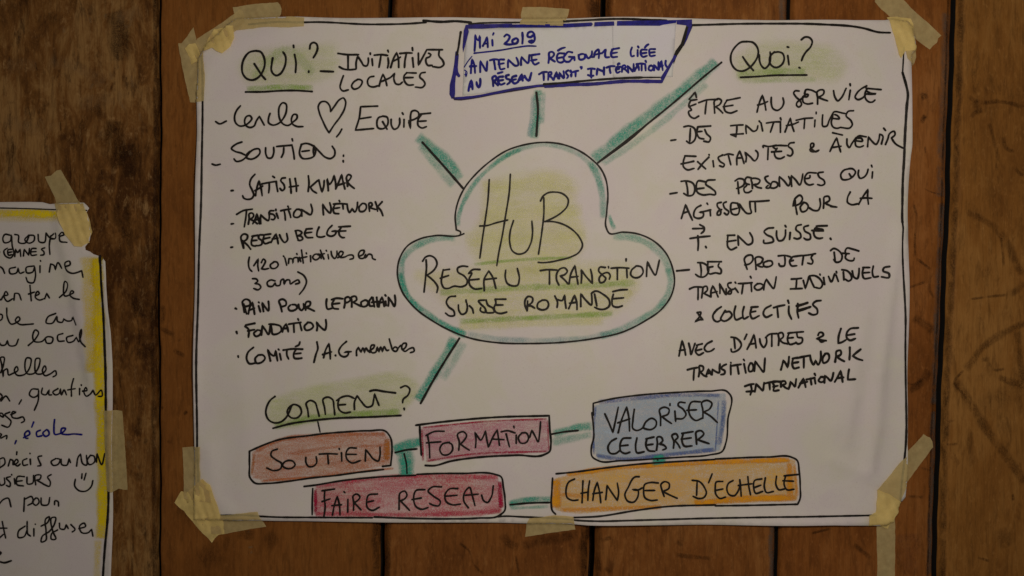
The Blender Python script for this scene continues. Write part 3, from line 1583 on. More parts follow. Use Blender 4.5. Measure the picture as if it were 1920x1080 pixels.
def spline(pts, corners, step=2.5):
    """Catmull-Rom through the points, broken at corners"""
    out = []; runs = []; cur = [pts[0]]
    for i in range(1, len(pts)):
        cur.append(pts[i])
        if corners[i] and i < len(pts) - 1: runs.append(cur); cur = [pts[i]]
    runs.append(cur)
    for run in runs:
        n = len(run)
        for i in range(n - 1):
            p1 = np.array(run[i]); p2 = np.array(run[i + 1])
            p0 = np.array(run[i - 1]) if i > 0 else 2 * p1 - p2
            p3 = np.array(run[i + 2]) if i + 2 < n else 2 * p2 - p1
            d = np.hypot(*(p2 - p1)); k = max(1, int(math.ceil(d / step)))
            # centripetal-ish: damp tangents by neighbour spacing
            d0 = max(np.hypot(*(p1 - p0)), 1e-3); d2 = max(np.hypot(*(p3 - p2)), 1e-3); d = max(d, 1e-3)
            m1 = ((p2 - p1) / d * d0 + (p1 - p0) / d0 * d) / (d0 + d) * d
            m2 = ((p2 - p1) / d * d2 + (p3 - p2) / d2 * d) / (d2 + d) * d
            for j in range(k):
                t = j / k; t2 = t * t; t3 = t2 * t
                out.append((2*t3 - 3*t2 + 1) * p1 + (t3 - 2*t2 + t) * m1 + (-2*t3 + 3*t2) * p2 + (t3 - t2) * m2)
    out.append(np.array(pts[-1], float))
    q = [out[0]]
    for p in out[1:]:
        if np.hypot(*(p - q[-1])) > 0.25: q.append(p)
    if len(q) < 2: q.append(q[0] + np.array([0.6, 0.9]))
    return np.array(q)

def normals(Q):
    T = np.gradient(Q, axis=0); T /= np.maximum(np.hypot(T[:, 0], T[:, 1]), 1e-6)[:, None]
    return T, np.stack([-T[:, 1], T[:, 0]], 1)

def ribbon(Q, w, H, base, verts, faces):
    w = w * 1.06
    T, N = normals(Q); n = len(Q); r = w / 2
    ph = rng.uniform(0, 6.28, 3); s = np.arange(n) * 2.5
    rr = r * (1 + 0.07 * np.sin(s / 9 + ph[0]) + 0.05 * np.sin(s / 3.7 + ph[1]) + 0.03 * rng.randn(n))
    rr[0] *= rng.uniform(0.9, 1.12); rr[-1] *= rng.uniform(0.75, 1.0)
    L = Q + N * rr[:, None]; R = Q - N * rr[:, None]
    lift = base + np.linspace(0, 8e-6, n)
    hl = H(L[:, 0], L[:, 1]); hr = H(R[:, 0], R[:, 1]); b = len(verts)
    for i in range(n):
        verts.append(P(L[i, 0], L[i, 1], hl[i] + lift[i])); verts.append(P(R[i, 0], R[i, 1], hr[i] + lift[i]))
    for i in range(n - 1):
        a = b + 2 * i; faces.append((a, a + 1, a + 3, a + 2))
    for (c, t, rad, i0, sg) in ((Q[0], -T[0], rr[0], b, 1), (Q[-1], T[-1], rr[-1], b + 2 * (n - 1), -1)):
        nn = np.array([-t[1], t[0]]); A = np.pi * np.arange(1, 6) / 6
        F = c + nn * rad * np.cos(A)[:, None] + t * rad * np.sin(A)[:, None]
        hf = H(F[:, 0], F[:, 1]); l0 = lift[0] if sg == 1 else lift[-1]; fan = []
        for p, hh in zip(F, hf): verts.append(P(p[0], p[1], hh + l0)); fan.append(len(verts) - 1)
        # nn at start (t reversed) equals the R side, at end the L side
        first, last = (i0 + 1, i0) if sg == 1 else (i0, i0 + 1)
        faces.append(tuple([first] + fan + [last]))

def chalk(Q, w, a, H, base, verts, faces, att):
    T, N = normals(Q); n = len(Q); b = len(verts)
    prof = [(-1, 0), (-.78, .28), (-.5, .82), (-.15, 1), (.15, 1), (.5, .82), (.78, .28), (1, 0)]
    s = np.arange(n) * 5.0; ph = rng.uniform(0, 6.28, 4)
    wob = 1 + .10 * np.sin(s / 17 + ph[0]) + .05 * np.sin(s / 7 + ph[1])
    dens = 1 + .14 * np.sin(s / 23 + ph[2]) + .10 * np.sin(s / 11 + ph[3])
    cum = np.concatenate([[0], np.cumsum(np.hypot(*np.diff(Q, axis=0).T))])
    endf = sm(np.minimum(cum, cum[-1] - cum) / max(2.0, min(6.0, cum[-1] * .2)))
    U = np.array([u for u, _ in prof]); AL = np.array([x for _, x in prof])
    PT = Q[:, None, :] + N[:, None, :] * (U[None, :] * w / 2 * wob[:, None])[:, :, None]
    HH = H(PT[..., 0].ravel(), PT[..., 1].ravel()).reshape(PT.shape[:2])
    AA = np.maximum(0, a * AL[None, :] * endf[:, None] * dens[:, None])
    for i in range(n):
        for j in range(len(prof)):
            verts.append(P(PT[i, j, 0], PT[i, j, 1], HH[i, j] + base + i * 1e-8)); att.append(AA[i, j])
    m = len(prof)
    for i in range(n - 1):
        for j in range(m - 1):
            c = b + i * m + j; faces.append((c, c + 1, c + m + 1, c + m))

def sheet(poly, step, H, base, soft=0.0, a=1.0, jitter=0.25):
    """triangulated sheet inside an outline, draped on the height field"""
    pts = []; n = len(poly)
    for i in range(n):
        p, q = np.array(poly[i], float), np.array(poly[(i + 1) % n], float)
        k = max(1, int(np.hypot(*(q - p)) / step))
        for j in range(k): pts.append(p + (q - p) * j / k)
    pts = np.array(pts); nb = len(pts)
    x0, y0 = pts.min(0); x1, y1 = pts.max(0)
    gx, gy = np.meshgrid(np.arange(x0 + step / 2, x1, step), np.arange(y0 + step / 2, y1, step))
    gx = gx.ravel() + rng.uniform(-jitter, jitter, gx.size) * step; gy = gy.ravel() + rng.uniform(-jitter, jitter, gy.size) * step
    ok = inside(poly, gx, gy) & (segdist(pts, gx, gy) > step * 0.45)
    V = np.vstack([pts, np.stack([gx[ok], gy[ok]], 1)])
    E = [(i, (i + 1) % nb) for i in range(nb)]
    vo, _, fo, _, _, _ = delaunay_2d_cdt([Vector((float(x), float(y))) for x, y in V], E, [], 1, 1e-4)
    V = np.array([(v[0], v[1]) for v in vo])
    h = H(V[:, 0], V[:, 1]) + base
    att = a * sm(segdist(pts, V[:, 0], V[:, 1]) / soft) if soft > 0 else None
    return [P(x, y, z) for (x, y), z in zip(V, h)], [tuple(f)[::-1] for f in fo], att

# ------------------------------------------------------------------ materials
def newmat(name):
    m = bpy.data.materials.new(name); m.use_nodes = True; nt = m.node_tree
    return m, nt, nt.nodes['Principled BSDF'], nt.nodes['Material Output']
def node(nt, kind, **kw):
    n = nt.nodes.new(kind)
    for k, v in kw.items():
        if k.startswith('i_'): n.inputs[k[2:].replace('_', ' ')].default_value = v
        else: setattr(n, k, v)
    return n
def coords(nt, scale=(1, 1, 1), off=(0, 0, 0)):
    tc = node(nt, 'ShaderNodeTexCoord'); mp = node(nt, 'ShaderNodeMapping')
    mp.inputs['Scale'].default_value = scale; mp.inputs['Location'].default_value = off
    nt.links.new(tc.outputs['Object'], mp.inputs['Vector']); return mp.outputs[0]
def noise(nt, vec, scale, detail=3, rough=.55, dist=0):
    n = node(nt, 'ShaderNodeTexNoise'); n.inputs['Scale'].default_value = scale; n.inputs['Detail'].default_value = detail
    n.inputs['Roughness'].default_value = rough; n.inputs['Distortion'].default_value = dist
    nt.links.new(vec, n.inputs['Vector']); return n.outputs['Fac']
def ramp(nt, fac, stops):
    r = node(nt, 'ShaderNodeValToRGB'); e = r.color_ramp.elements
    while len(e) > 1: e.remove(e[0])
    e[0].position = stops[0][0]; e[0].color = (*stops[0][1], 1) if not isinstance(stops[0][1], float) else (stops[0][1],) * 3 + (1,)
    for p, c in stops[1:]:
        k = e.new(p); k.color = (*c, 1) if not isinstance(c, float) else (c, c, c, 1)
    nt.links.new(fac, r.inputs[0]); return r.outputs[0]
def mix(nt, a, b, fac, mode='MIX'):
    m = node(nt, 'ShaderNodeMix', data_type='RGBA', blend_type=mode)
    for sock, v in ((m.inputs[0], fac), (m.inputs[6], a), (m.inputs[7], b)):
        if hasattr(v, 'links'): nt.links.new(v, sock)
        else: sock.default_value = v if isinstance(v, (int, float)) else (*v, 1)
    return m.outputs[2]
def math_(nt, op, a, b=0.0, clamp=False):
    m = node(nt, 'ShaderNodeMath', operation=op, use_clamp=clamp)
    for sock, v in ((m.inputs[0], a), (m.inputs[1], b)):
        if hasattr(v, 'links'): nt.links.new(v, sock)
        else: sock.default_value = v
    return m.outputs[0]
def bump(nt, bsdf, h, strength, dist):
    b = node(nt, 'ShaderNodeBump'); b.inputs['Strength'].default_value = strength; b.inputs['Distance'].default_value = dist
    nt.links.new(h, b.inputs['Height']); nt.links.new(b.outputs[0], bsdf.inputs['Normal'])

def paper_mat(name, col, seed):
    m, nt, b, o = newmat(name); v = coords(nt, off=(seed, seed * 2, 0))
    big = noise(nt, v, 5.5, 3, .5); mid = noise(nt, v, 45, 4, .6); fine = noise(nt, v, 620, 3, .6); fib = noise(nt, coords(nt, (1, 1, 3), (seed, 0, 0)), 260, 4, .7)
    c = mix(nt, tuple(x * 1.03 for x in col), (col[0] * .93, col[1] * .93, col[2] * .935), ramp(nt, big, [(.3, 0.0), (.7, 1.0)]))
    c = mix(nt, c, (col[0] * .96, col[1] * .90, col[2] * .86), ramp(nt, mid, [(.52, 0.0), (.8, .55)]))
    tint = noise(nt, v, 14, 4, .65, .4)
    c = mix(nt, c, (col[0] * .975, col[1] * .94, col[2] * 1.01), ramp(nt, tint, [(.50, 0.0), (.64, .8)]))
    c = mix(nt, c, (col[0] * .96, col[1] * .985, col[2] * .90), ramp(nt, tint, [(.36, .8), (.48, 0.0)]))
    c = mix(nt, c, (.50, .47, .43), ramp(nt, fine, [(.56, 0.0), (.80, .38)]))
    nt.links.new(c, b.inputs['Base Color']); b.inputs['Roughness'].default_value = .82; b.inputs['Specular IOR Level'].default_value = .25
    bump(nt, b, math_(nt, 'ADD', fib, mid), .35, .00035)
    return m
M_PAPER = paper_mat('poster_paper', (.79, .755, .725), 1.3)
M_PAPER2 = paper_mat('side_poster_paper', (.77, .735, .70), 4.1)
M_SLIP = paper_mat('slip_paper', (.80, .81, .84), 8.2)

def ink_mat(name, c1, c2, rough=.55):
    m, nt, b, o = newmat(name); v = coords(nt)
    n1 = noise(nt, v, 120, 3, .6); n2 = noise(nt, v, 900, 2, .6)
    c = mix(nt, c1, c2, ramp(nt, math_(nt, 'MULTIPLY', math_(nt, 'ADD', n1, n2), .5), [(.42, 0.0), (.66, 1.0)]))
    nt.links.new(c, b.inputs['Base Color']); b.inputs['Roughness'].default_value = rough; b.inputs['Specular IOR Level'].default_value = .2
    return m
INK = {'K': ink_mat('black_marker', (.006, .0045, .0035), (.022, .017, .013)),
       'B': ink_mat('blue_marker', (.004, .004, .14), (.012, .012, .36)),
       'P': ink_mat('violet_blue_marker', (.015, .011, .16), (.034, .027, .34)),
       'D': ink_mat('dark_violet_marker', (.016, .009, .03), (.05, .03, .13))}

CH = dict(teal=(.05, .46, .34), bteal=(.30, .52, .54), lgreen=(.66, .76, .32), ygreen=(.84, .85, .38), green=(.36, .58, .11),
          terra=(.66, .22, .085), rust=(.58, .20, .03), magenta=(.62, .17, .29), crimson=(.46, .012, .065), red=(.66, .075, .13),
          sky=(.50, .62, .76), blue=(.13, .20, .48), lorange=(.93, .56, .15), orange=(.95, .40, .02), yellow=(.97, .72, .010),
          dark=(.030, .012, .005), brown=(.070, .026, .007), light=(.34, .22, .11), grey=(.155, .135, .115), purple=(.10, .035, .03))
CHM = {}
def chalk_mat(key, soft=False):
    k = (key, soft)
    if k in CHM: return CHM[k]
    m, nt, b, o = newmat(key + '_pigment'); v = coords(nt)
    at = node(nt, 'ShaderNodeAttribute', attribute_name='dep')
    grain = ramp(nt, noise(nt, v, 700, 3, .65), [(.34, .30), (.60, 1.0)])
    streak = ramp(nt, noise(nt, coords(nt, (1, 1, 3.2)), 17, 3, .6) if soft else noise(nt, v, 90, 3, .6), [(.30, .55), (.62, 1.0)])
    if soft: streak = math_(nt, 'MULTIPLY', streak, ramp(nt, noise(nt, coords(nt, (1, 1, 5)), 48, 3, .65, .4), [(.34, .66), (.56, 1.0)]))
    if key in ('dark', 'brown', 'light', 'grey', 'purple'): streak = ramp(nt, noise(nt, coords(nt, (1, 1, .45)), 75, 5, .75, .6), [(.36, 0.15), (.54, 1.0)])
    f = math_(nt, 'MULTIPLY', math_(nt, 'MULTIPLY', at.outputs['Fac'], grain), math_(nt, 'MULTIPLY', streak, 1.24), True)
    col = CH[key]; c = mix(nt, tuple(x * .8 for x in col), tuple(min(1, x * 1.12) for x in col), noise(nt, v, 60, 3))
    nt.links.new(c, b.inputs['Base Color']); b.inputs['Roughness'].default_value = .85; b.inputs['Specular IOR Level'].default_value = .1
    tr = node(nt, 'ShaderNodeBsdfTransparent'); mx = node(nt, 'ShaderNodeMixShader')
    nt.links.new(f, mx.inputs[0]); nt.links.new(tr.outputs[0], mx.inputs[1]); nt.links.new(b.outputs[0], mx.inputs[2])
    nt.links.new(mx.outputs[0], o.inputs['Surface']); CHM[k] = m
    return m

def tape_mat(name, col, opac):
    m, nt, b, o = newmat(name); v = coords(nt)
    n1 = noise(nt, v, 70, 4, .6); cr = noise(nt, coords(nt, (1, 1, 1)), 330, 4, .7, .6)
    c = mix(nt, tuple(x * 1.04 for x in col), tuple(x * .82 for x in col), ramp(nt, n1, [(.35, 0.0), (.72, 1.0)]))
    nt.links.new(c, b.inputs['Base Color']); b.inputs['Roughness'].default_value = .62; b.inputs['Specular IOR Level'].default_value = .3
    bump(nt, b, math_(nt, 'ADD', cr, math_(nt, 'MULTIPLY', n1, 1.5)), .55, .0005)
    tr = node(nt, 'ShaderNodeBsdfTransparent'); tr.inputs[0].default_value = (1, .86, .56, 1); mx = node(nt, 'ShaderNodeMixShader')
    f = ramp(nt, noise(nt, v, 150, 3, .6), [(.3, opac - .06), (.7, min(1, opac + .06))])
    nt.links.new(f, mx.inputs[0]); nt.links.new(tr.outputs[0], mx.inputs[1]); nt.links.new(b.outputs[0], mx.inputs[2])
    nt.links.new(mx.outputs[0], o.inputs['Surface'])
    return m
M_TAPE = tape_mat('masking_tape_cream', (.72, .59, .28), .61)
M_TAPEY = tape_mat('masking_tape_yellowed', (.97, .77, .29), .70)

def wood_mat(name, seed, dark, base, light, blotch=.5):
    m, nt, b, o = newmat(name); off = (seed * 3.7, seed * 1.9, seed * 5.3)
    vw = coords(nt, (1, 1, .16), off); v = coords(nt, (1, 1, .6), off); vf = coords(nt, (1, 1, .05), off); vm = coords(nt, (1, 1, .42), off)
    big = noise(nt, v, 6, 5, .62, .6); grain = noise(nt, vw, 55, 5, .65, 1.2); fine = noise(nt, vf, 520, 3, .6); spot = noise(nt, vm, 38, 6, .74, .7)
    kb = .45; ks = .12 + .40 * blotch; kg = .22
    f = math_(nt, 'ADD', math_(nt, 'MULTIPLY', big, kb), math_(nt, 'ADD', math_(nt, 'MULTIPLY', grain, kg), math_(nt, 'MULTIPLY', spot, ks)))
    mid = .5 * (kb + ks + kg); w = .105 - .015 * blotch
    f = math_(nt, 'ADD', f, .5 - mid)
    c = ramp(nt, f, [(.5 - w, dark), (.5, base), (.5 + w * .95, light)])
    c = mix(nt, c, tuple(x * .45 for x in dark), ramp(nt, noise(nt, coords(nt, (1, 1, .3), off), 62, 6, .76, .4), [(.55, 0.0), (.70, .45 + .45 * blotch)]))
    g2 = noise(nt, coords(nt, (1, 1, .14), (seed, 3, 1)), 190, 5, .7, .5); g3 = noise(nt, coords(nt, (1, 1, .5), (3, seed, 7)), 240, 4, .75)
    c = mix(nt, c, tuple(x * .38 for x in base), ramp(nt, g2, [(.50, 0.0), (.68, .55)]))
    c = mix(nt, c, (light[0] * 1.15, light[1] * 1.15, light[2] * 1.25), ramp(nt, g3, [(.55, 0.0), (.72, .55)]))
    c = mix(nt, c, tuple(x * .6 for x in base), ramp(nt, fine, [(.5, 0.0), (.75, .5)]))
    lt = ramp(nt, noise(nt, coords(nt, (1, 1, .38), (seed, 9, 2)), 85, 6, .78, .5), [(.56, 0.0), (.72, .20 + .65 * blotch)])
    c = mix(nt, c, (light[0] * 1.25, light[1] * 1.35, light[2] * 1.6), lt)
    nt.links.new(c, b.inputs['Base Color'])
    rg = ramp(nt, grain, [(.3, .50), (.7, .75)]); nt.links.new(rg, b.inputs['Roughness']); b.inputs['Specular IOR Level'].default_value = .10
    bump(nt, b, math_(nt, 'ADD', math_(nt, 'MULTIPLY', fine, .5), math_(nt, 'ADD', grain, spot)), .5, .0008)
    return m

# ------------------------------------------------------------------ parsing the traced strokes
def parse(txt):
    ox = oy = 0.0; sc = 1.0; out = []; cur = None
    for ln in txt.strip().splitlines():
        ln = ln.strip()
        if not ln: continue
        if ln[0] == 'T':
            _, a, b_, c = ln.split(); ox, oy, sc = float(a), float(b_), float(c); continue
        if ln[0] in 'WFOS':
            t = ln.split()
            if ln[0] == 'S': cur = dict(kind='S', name=t[1], col=t[2], w=float(t[3]), a=float(t[4]), soft=float(t[5]) if len(t) > 5 else 0, st=[])
            else: cur = dict(kind=t[0], name=t[1], w=float(t[2]), col=t[3] if len(t) > 3 else 'K', st=[])
            out.append(cur); continue
        w = cur['w']; fill = False
        if ln[0] == '@': h, ln = ln.split(' ', 1); w = float(h[1:])
        if ln[0] == '#': fill = True; ln = ln[1:]
        pts = []; cor = []
        for tok in ln.split():
            c = tok.endswith('*'); tok = tok.rstrip('*'); x, y = tok.split(',')
            pts.append((ox + float(x) / sc, oy + float(y) / sc)); cor.append(c)
        cur['st'].append((fill, w, pts, cor))
    return [c for c in out if c['st']]

# ------------------------------------------------------------------ plank wall
J = [[(0, -260), (1080, -262)], [(0, 297), (300, 298.5), (580, 294.5), (800, 297), (1080, 297)], [(0, 731), (1080, 715)], [(0, 1132), (1080, 1109)],
     [(0, 1481), (1080, 1457)], [(0, 1793), (200, 1785), (400, 1779), (600, 1771), (760, 1765), (1080, 1755)], [(0, 2230), (1080, 2210)]]
GAP = [3, 2.4, 3.8, 5.0, 3.6, 4.6, 3]
Y0, Y1 = -170.0, 1250.0
def jx(k, y):
    p = J[k]; xs = [a for a, _ in p]; v = [b for _, b in p]
    base = np.interp(y, xs, v) + np.where(y < xs[0], (y - xs[0]) * (v[1] - v[0]) / (xs[1] - xs[0]), 0) + np.where(y > xs[-1], (y - xs[-1]) * (v[-1] - v[-2]) / (xs[-1] - xs[-2]), 0)
    return base + 0.7 * np.sin(y / 37 + k * 2) + 0.5 * np.sin(y / 13.0 + k)
ROLL = [4, 5, 11, 18, 10, 18, 6]
PH = [0.0, .0006, .0002, .0011, .0003, .0008]
WW = Waves(11, 7, 260, 900)
def plank_h(k, X, Y):
    l = jx(k, Y) + GAP[k]; r = jx(k + 1, Y) - GAP[k + 1]
    dl = np.clip((X - l) / ROLL[k], 0, 1); dr = np.clip((r - X) / (ROLL[k + 1] * (1.0 if k + 1 != 5 else 1.5)), 0, 1)
    return PH[k] - .0075 * (1 - dl) ** 2.4 - .0075 * (1 - dr) ** 2.4 + .0004 * WW(X, Y)
def wood_h(X, Y):
    X = np.asarray(X, float); Y = np.asarray(Y, float); h = np.full(X.shape, -.012)
    for k in range(6):
        m = (X >= jx(k, Y) + GAP[k]) & (X <= jx(k + 1, Y) - GAP[k + 1])
        h = np.where(m, plank_h(k, X, Y), h)
    return h

wall = thing('plank_wall', 'brown wall of wide vertical wooden planks behind the posters', 'wall')
WOOD = [wood_mat('wood_stained', 1, (.070, .026, .0062), (.195, .084, .0200), (.330, .180, .060), 1.0),
        wood_mat('wood_brown', 2, (0.166, 0.0594, 0.0116), (0.249, 0.0933, 0.0186), (0.293, 0.1219, 0.0287), .12),
        wood_mat('wood_brown', 3, (0.144, 0.0477, 0.0095), (0.238, 0.0859, 0.0181), (0.321, 0.1357, 0.0352), .40),
        wood_mat('wood_brown', 4, (0.138, 0.0456, 0.0095), (0.238, 0.0859, 0.0181), (0.332, 0.1410, 0.0373), .50),
        wood_mat('wood_brown', 5, (0.155, 0.0498, 0.0095), (0.271, 0.0954, 0.0192), (0.338, 0.1357, 0.0352), .32),
        wood_mat('wood_brown', 6, (.170, .066, .0125), (.275, .118, .0240), (.350, .168, .0420), .30)]
m_gap_shade, nt, b, o = newmat('gap_shade'); b.inputs['Base Color'].default_value = (.004, .0025, .002, 1); b.inputs['Roughness'].default_value = .9  # near-black: the shade inside the plank gaps is put into the colour
planks = []
for k in range(6):
    ys = np.arange(Y0, Y1 + 1, 14.0); rows = []
    for y in ys:
        l = float(jx(k, y)) + GAP[k]; r = float(jx(k + 1, y)) - GAP[k + 1]; w = r - l
        ed = [0, .6, 1.6, 3, 5, 8, 12, 17, 24]
        inn = np.linspace(24, w - 24, max(4, int(450 / 22)) + 1)[1:-1]
        xs = np.array([l + e for e in ed] + [l + e for e in inn] + [r - e for e in ed[::-1]])
        h = plank_h(k, xs, np.full(xs.shape, y))
        h[0] -= .0004; h[-1] -= .0004
        row = [P(l, y, -.055)] + [P(x, y, z) for x, z in zip(xs, h)] + [P(r, y, -.055)]
        rows.append(row)
    n = len(rows[0]); verts = [v for r_ in rows for v in r_]; faces = []
    for i in range(len(rows) - 1):
        for j in range(n - 1):
            a = i * n + j; faces.append((a, a + n, a + n + 1, a + 1))
    pk = mesh_obj('plank', verts, faces, WOOD[k], wall, smooth=True); pk.data.materials.append(m_gap_shade)
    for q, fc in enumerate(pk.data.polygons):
        if q % (n - 1) in (0, n - 2): fc.material_index = 1; fc.use_smooth = False  # side faces in the gaps carry their shade as colour
    planks.append(pk)
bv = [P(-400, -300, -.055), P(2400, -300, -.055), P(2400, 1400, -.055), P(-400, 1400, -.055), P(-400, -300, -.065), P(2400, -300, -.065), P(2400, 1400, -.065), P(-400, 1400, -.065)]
mesh_obj('backing_board', bv, [(0, 3, 2, 1), (4, 5, 6, 7), (0, 1, 5, 4), (1, 2, 6, 5), (2, 3, 7, 6), (3, 0, 4, 7)], m_gap_shade, wall)

LAY = [0]
def put_pastels(txt, H, parent, base, chooser=None, cap=40):
    for g in parse(txt):
        for fill, w, pts, cor in g['st']:
            LAY[0] += 1; lift = base + (LAY[0] % cap) * 4e-6
            par = parent if chooser is None else chooser(np.mean([p[0] for p in pts]), np.mean([p[1] for p in pts]))
            if fill:
                # closed smooth outline
                if g['soft'] > 8:
                    q = spline(pts + [pts[0]], [False] * (len(pts) + 1), 8)[:-1]; pts = [tuple(p) for p in q]
                v, f, att = sheet(pts, 5.0 if g['soft'] > 8 else 3.0, H, lift, max(1.5, g['soft']), g['a'])
                mesh_obj(g['name'], v, f, chalk_mat(g['col'], True), par, att)
            else:
                Q = spline(pts, cor, 4.0); v, f, att = [], [], []
                wd = w * (1.45 if w > 6 else 1.3)
                chalk(Q, wd, g['a'], H, lift, v, f, att)
                mesh_obj(g['name'], v, f, chalk_mat(g['col']), par, att)

def put_ink(txt, H, parent, base, blue_extra=0.0):
    single = []
    for g in parse(txt):
        if g['kind'] == 'F' or g['name'] == 'line': single += [dict(g, st=[q]) for q in g['st']]
        else: single.append(g)
    names = {'W': 'handwritten_word', 'F': 'drawn_frame', 'O': 'drawn_outline'}
    for gi, g in enumerate(single):
        verts, faces = [], []
        lift = base + (gi % 9) * 9e-6 + (blue_extra if (g['col'] != 'K' or g['name'] == 'frame') else 0)
        if g['kind'] == 'F': lift += .00006 + (gi % 60) * 2e-6
        for si, (fill, w, pts, cor) in enumerate(g['st']):
            if fill:
                v, f, _ = sheet(pts, 5.0, H, lift + si * 4e-6); b0 = len(verts); verts += v; faces += [tuple(i + b0 for i in t) for t in f]
            else:
                ribbon(spline(pts, cor), w, H, lift + si * 9e-6, verts, faces)
        nm = names[g['kind']]
        if g['name'] in ('dash', 'bullet'): nm = 'handwritten_' + g['name']
        elif g['name'] in ('u', 'y') or g['name'] == 'underline': nm = 'underline'
        elif g['name'] == 'heart': nm = 'drawn_heart'
        elif g['name'] == 'cloud': nm = 'cloud_outline'
        elif g['name'] == 'box': nm = 'box_outline'
        elif g['name'] == 'line': nm = 'connecting_line' if g['kind'] == 'O' else 'border_line'
        elif g['name'] == 'border': nm = 'border_line'
        o = mesh_obj(nm, verts, faces, INK[g['col']], parent)
        if nm == 'handwritten_word' and g['col'] == 'B': o['label'] = 'word in blue marker'

def plank_of(x, y):
    for k in range(6):
        if x < float(jx(k + 1, y)): return planks[k]
    return planks[5]
put_pastels(STAIN_AND_SHADE, wood_h, None, .00012, plank_of, cap=400)  # wood stains, plus joint shade painted on the plank edges

# ------------------------------------------------------------------ the big poster
POLY = [(374, 112), (392, 82), (438, 42), (446, 37), (500, 35.5), (560, 34.5), (640, 36), (760, 37), (850, 36), (980, 37), (1065, 36.5), (1150, 36), (1290, 38), (1450, 40.5),
        (1600, 41.5), (1656, 40), (1668, 38), (1700, 42), (1708, 52), (1713, 72), (1715, 92), (1706, 104), (1705.5, 125), (1705, 180), (1704, 230), (1705, 270), (1701, 312), (1699, 360),
        (1698, 400), (1697.3, 450), (1697.6, 500), (1698.6, 560), (1699, 630), (1697.5, 700), (1697, 760), (1694.5, 830), (1696, 862), (1696.5, 905), (1695, 930), (1689, 938),
        (1684, 939), (1681, 958), (1672, 975), (1658, 983), (1640, 983.5), (1560, 981.5), (1440, 982), (1240, 981.6), (1100, 981.6), (1070, 980.4), (985, 979.5), (880, 977), (720, 976), (600, 975.5),
        (500, 974.5), (430, 973), (368, 972.5), (366.5, 940), (367.5, 880), (367, 800), (367, 700), (368.7, 560), (370.4, 450), (371.4, 340), (372.2, 250), (371.5, 193)]
TAPED = [(400, 70), (366, 130), (470, 40), (1022, 37), (1690, 60), (1680, 950), (1030, 980), (365, 880), (390, 972), (450, 975)]
PW = Waves(3, 6, 380, 1200); PW2 = Waves(5, 7, 90, 240)
FOLDS = [([(1684, 430), (1664, 560), (1650, 680), (1644, 790), (1628, 880)], 11, .0030), ([(1618, 600), (1600, 700), (1570, 800)], 20, .0018),
         ([(1600, 745), (1584, 830)], 9, .0014), ([(1640, 700), (1632, 800), (1624, 862)], 6, .0016), ([(395, 840), (404, 930), (440, 966)], 16, .0014),
         ([(395, 120), (440, 82), (540, 58)], 18, .0011), ([(520, 975), (700, 960), (900, 970)], 20, .0008), ([(1110, 990), (1300, 972), (1500, 975)], 16, .0006), ([(452, 962), (470, 860), (455, 700)], 34, .0014), ([(1300, 700), (1420, 760), (1560, 770)], 30, .0008), ([(420, 300), (560, 340), (760, 330)], 30, .0007), ([(1560, 860), (1640, 900)], 12, .0014), ([(1240, 330), (1250, 520), (1230, 690)], 26, .0007)]
def paper_h_exact(X, Y):
    h = .0042 + .0010 * PW(X, Y) + .00030 * PW2(X, Y)
    for pts, w, a in FOLDS:
        d = segdist(pts, X, Y, False); h = h + 1.7 * a * np.exp(-(d / w) ** 1.6)
    d = segdist(POLY, X, Y); tp = np.ones(X.shape)
    for tx, ty in TAPED: tp = tp * (1 - np.exp(-((X - tx) ** 2 + (Y - ty) ** 2) / 60 ** 2))
    h = h + tp * (.0042 + .0026 * np.sin(X / 61 + Y / 47)) * np.exp(-d / 13)
    return h - (1 - tp) * .0008 + .00012 * np.exp(-d / 5)
# the height field is sampled once on a fine lattice and read back bilinearly
def lattice(fn, x0, y0, x1, y1, st=3.0):
    xs = np.arange(x0, x1 + st, st); ys = np.arange(y0, y1 + st, st); gx, gy = np.meshgrid(xs, ys); T = fn(gx, gy)
    def f(X, Y):
        X = np.asarray(X, float); Y = np.asarray(Y, float)
        u = np.clip((X - x0) / st, 0, len(xs) - 1.001); v = np.clip((Y - y0) / st, 0, len(ys) - 1.001)
        i = u.astype(int); j = v.astype(int); a = u - i; b = v - j
        return T[j, i] * (1 - a) * (1 - b) + T[j, i + 1] * a * (1 - b) + T[j + 1, i] * (1 - a) * b + T[j + 1, i + 1] * a * b
    return f
paper_h = lattice(paper_h_exact, 300, -20, 1800, 1060)
poster = thing('poster', 'large white handwritten poster with a green cloud drawn in its middle', 'poster')
v, f, _ = sheet(POLY, 8.0, paper_h, 0)
so = mesh_obj('paper_sheet', v, f, M_PAPER, poster, smooth=True)
sm_ = so.modifiers.new('thickness', 'SOLIDIFY'); sm_.thickness = .00025; sm_.offset = -1
LAY[0] = 0
put_pastels(PASTEL, paper_h, poster, .00022, cap=400)
SL1 = [(877, 56), (871, 100), (869, 140), (867.5, 180), (940, 172), (1010, 162), (1080, 159), (1160, 156), (1162, 50), (1000, 52)]
SL2 = [(1146.5, 46), (1200, 45), (1266, 47), (1263.5, 90), (1260, 146), (1200, 146), (1148, 147)]
for q, lift, n in ((SL1, .00085, 'a'), (SL2, .0011, 'b')):
    v, f, _ = sheet(q, 7.0, paper_h, lift); o_ = mesh_obj('pasted_slip', v, f, M_SLIP, poster, smooth=True)
    md = o_.modifiers.new('thickness', 'SOLIDIFY'); md.thickness = .0002; md.offset = -1
put_ink(MAIN, paper_h, poster, .00082, .00042)

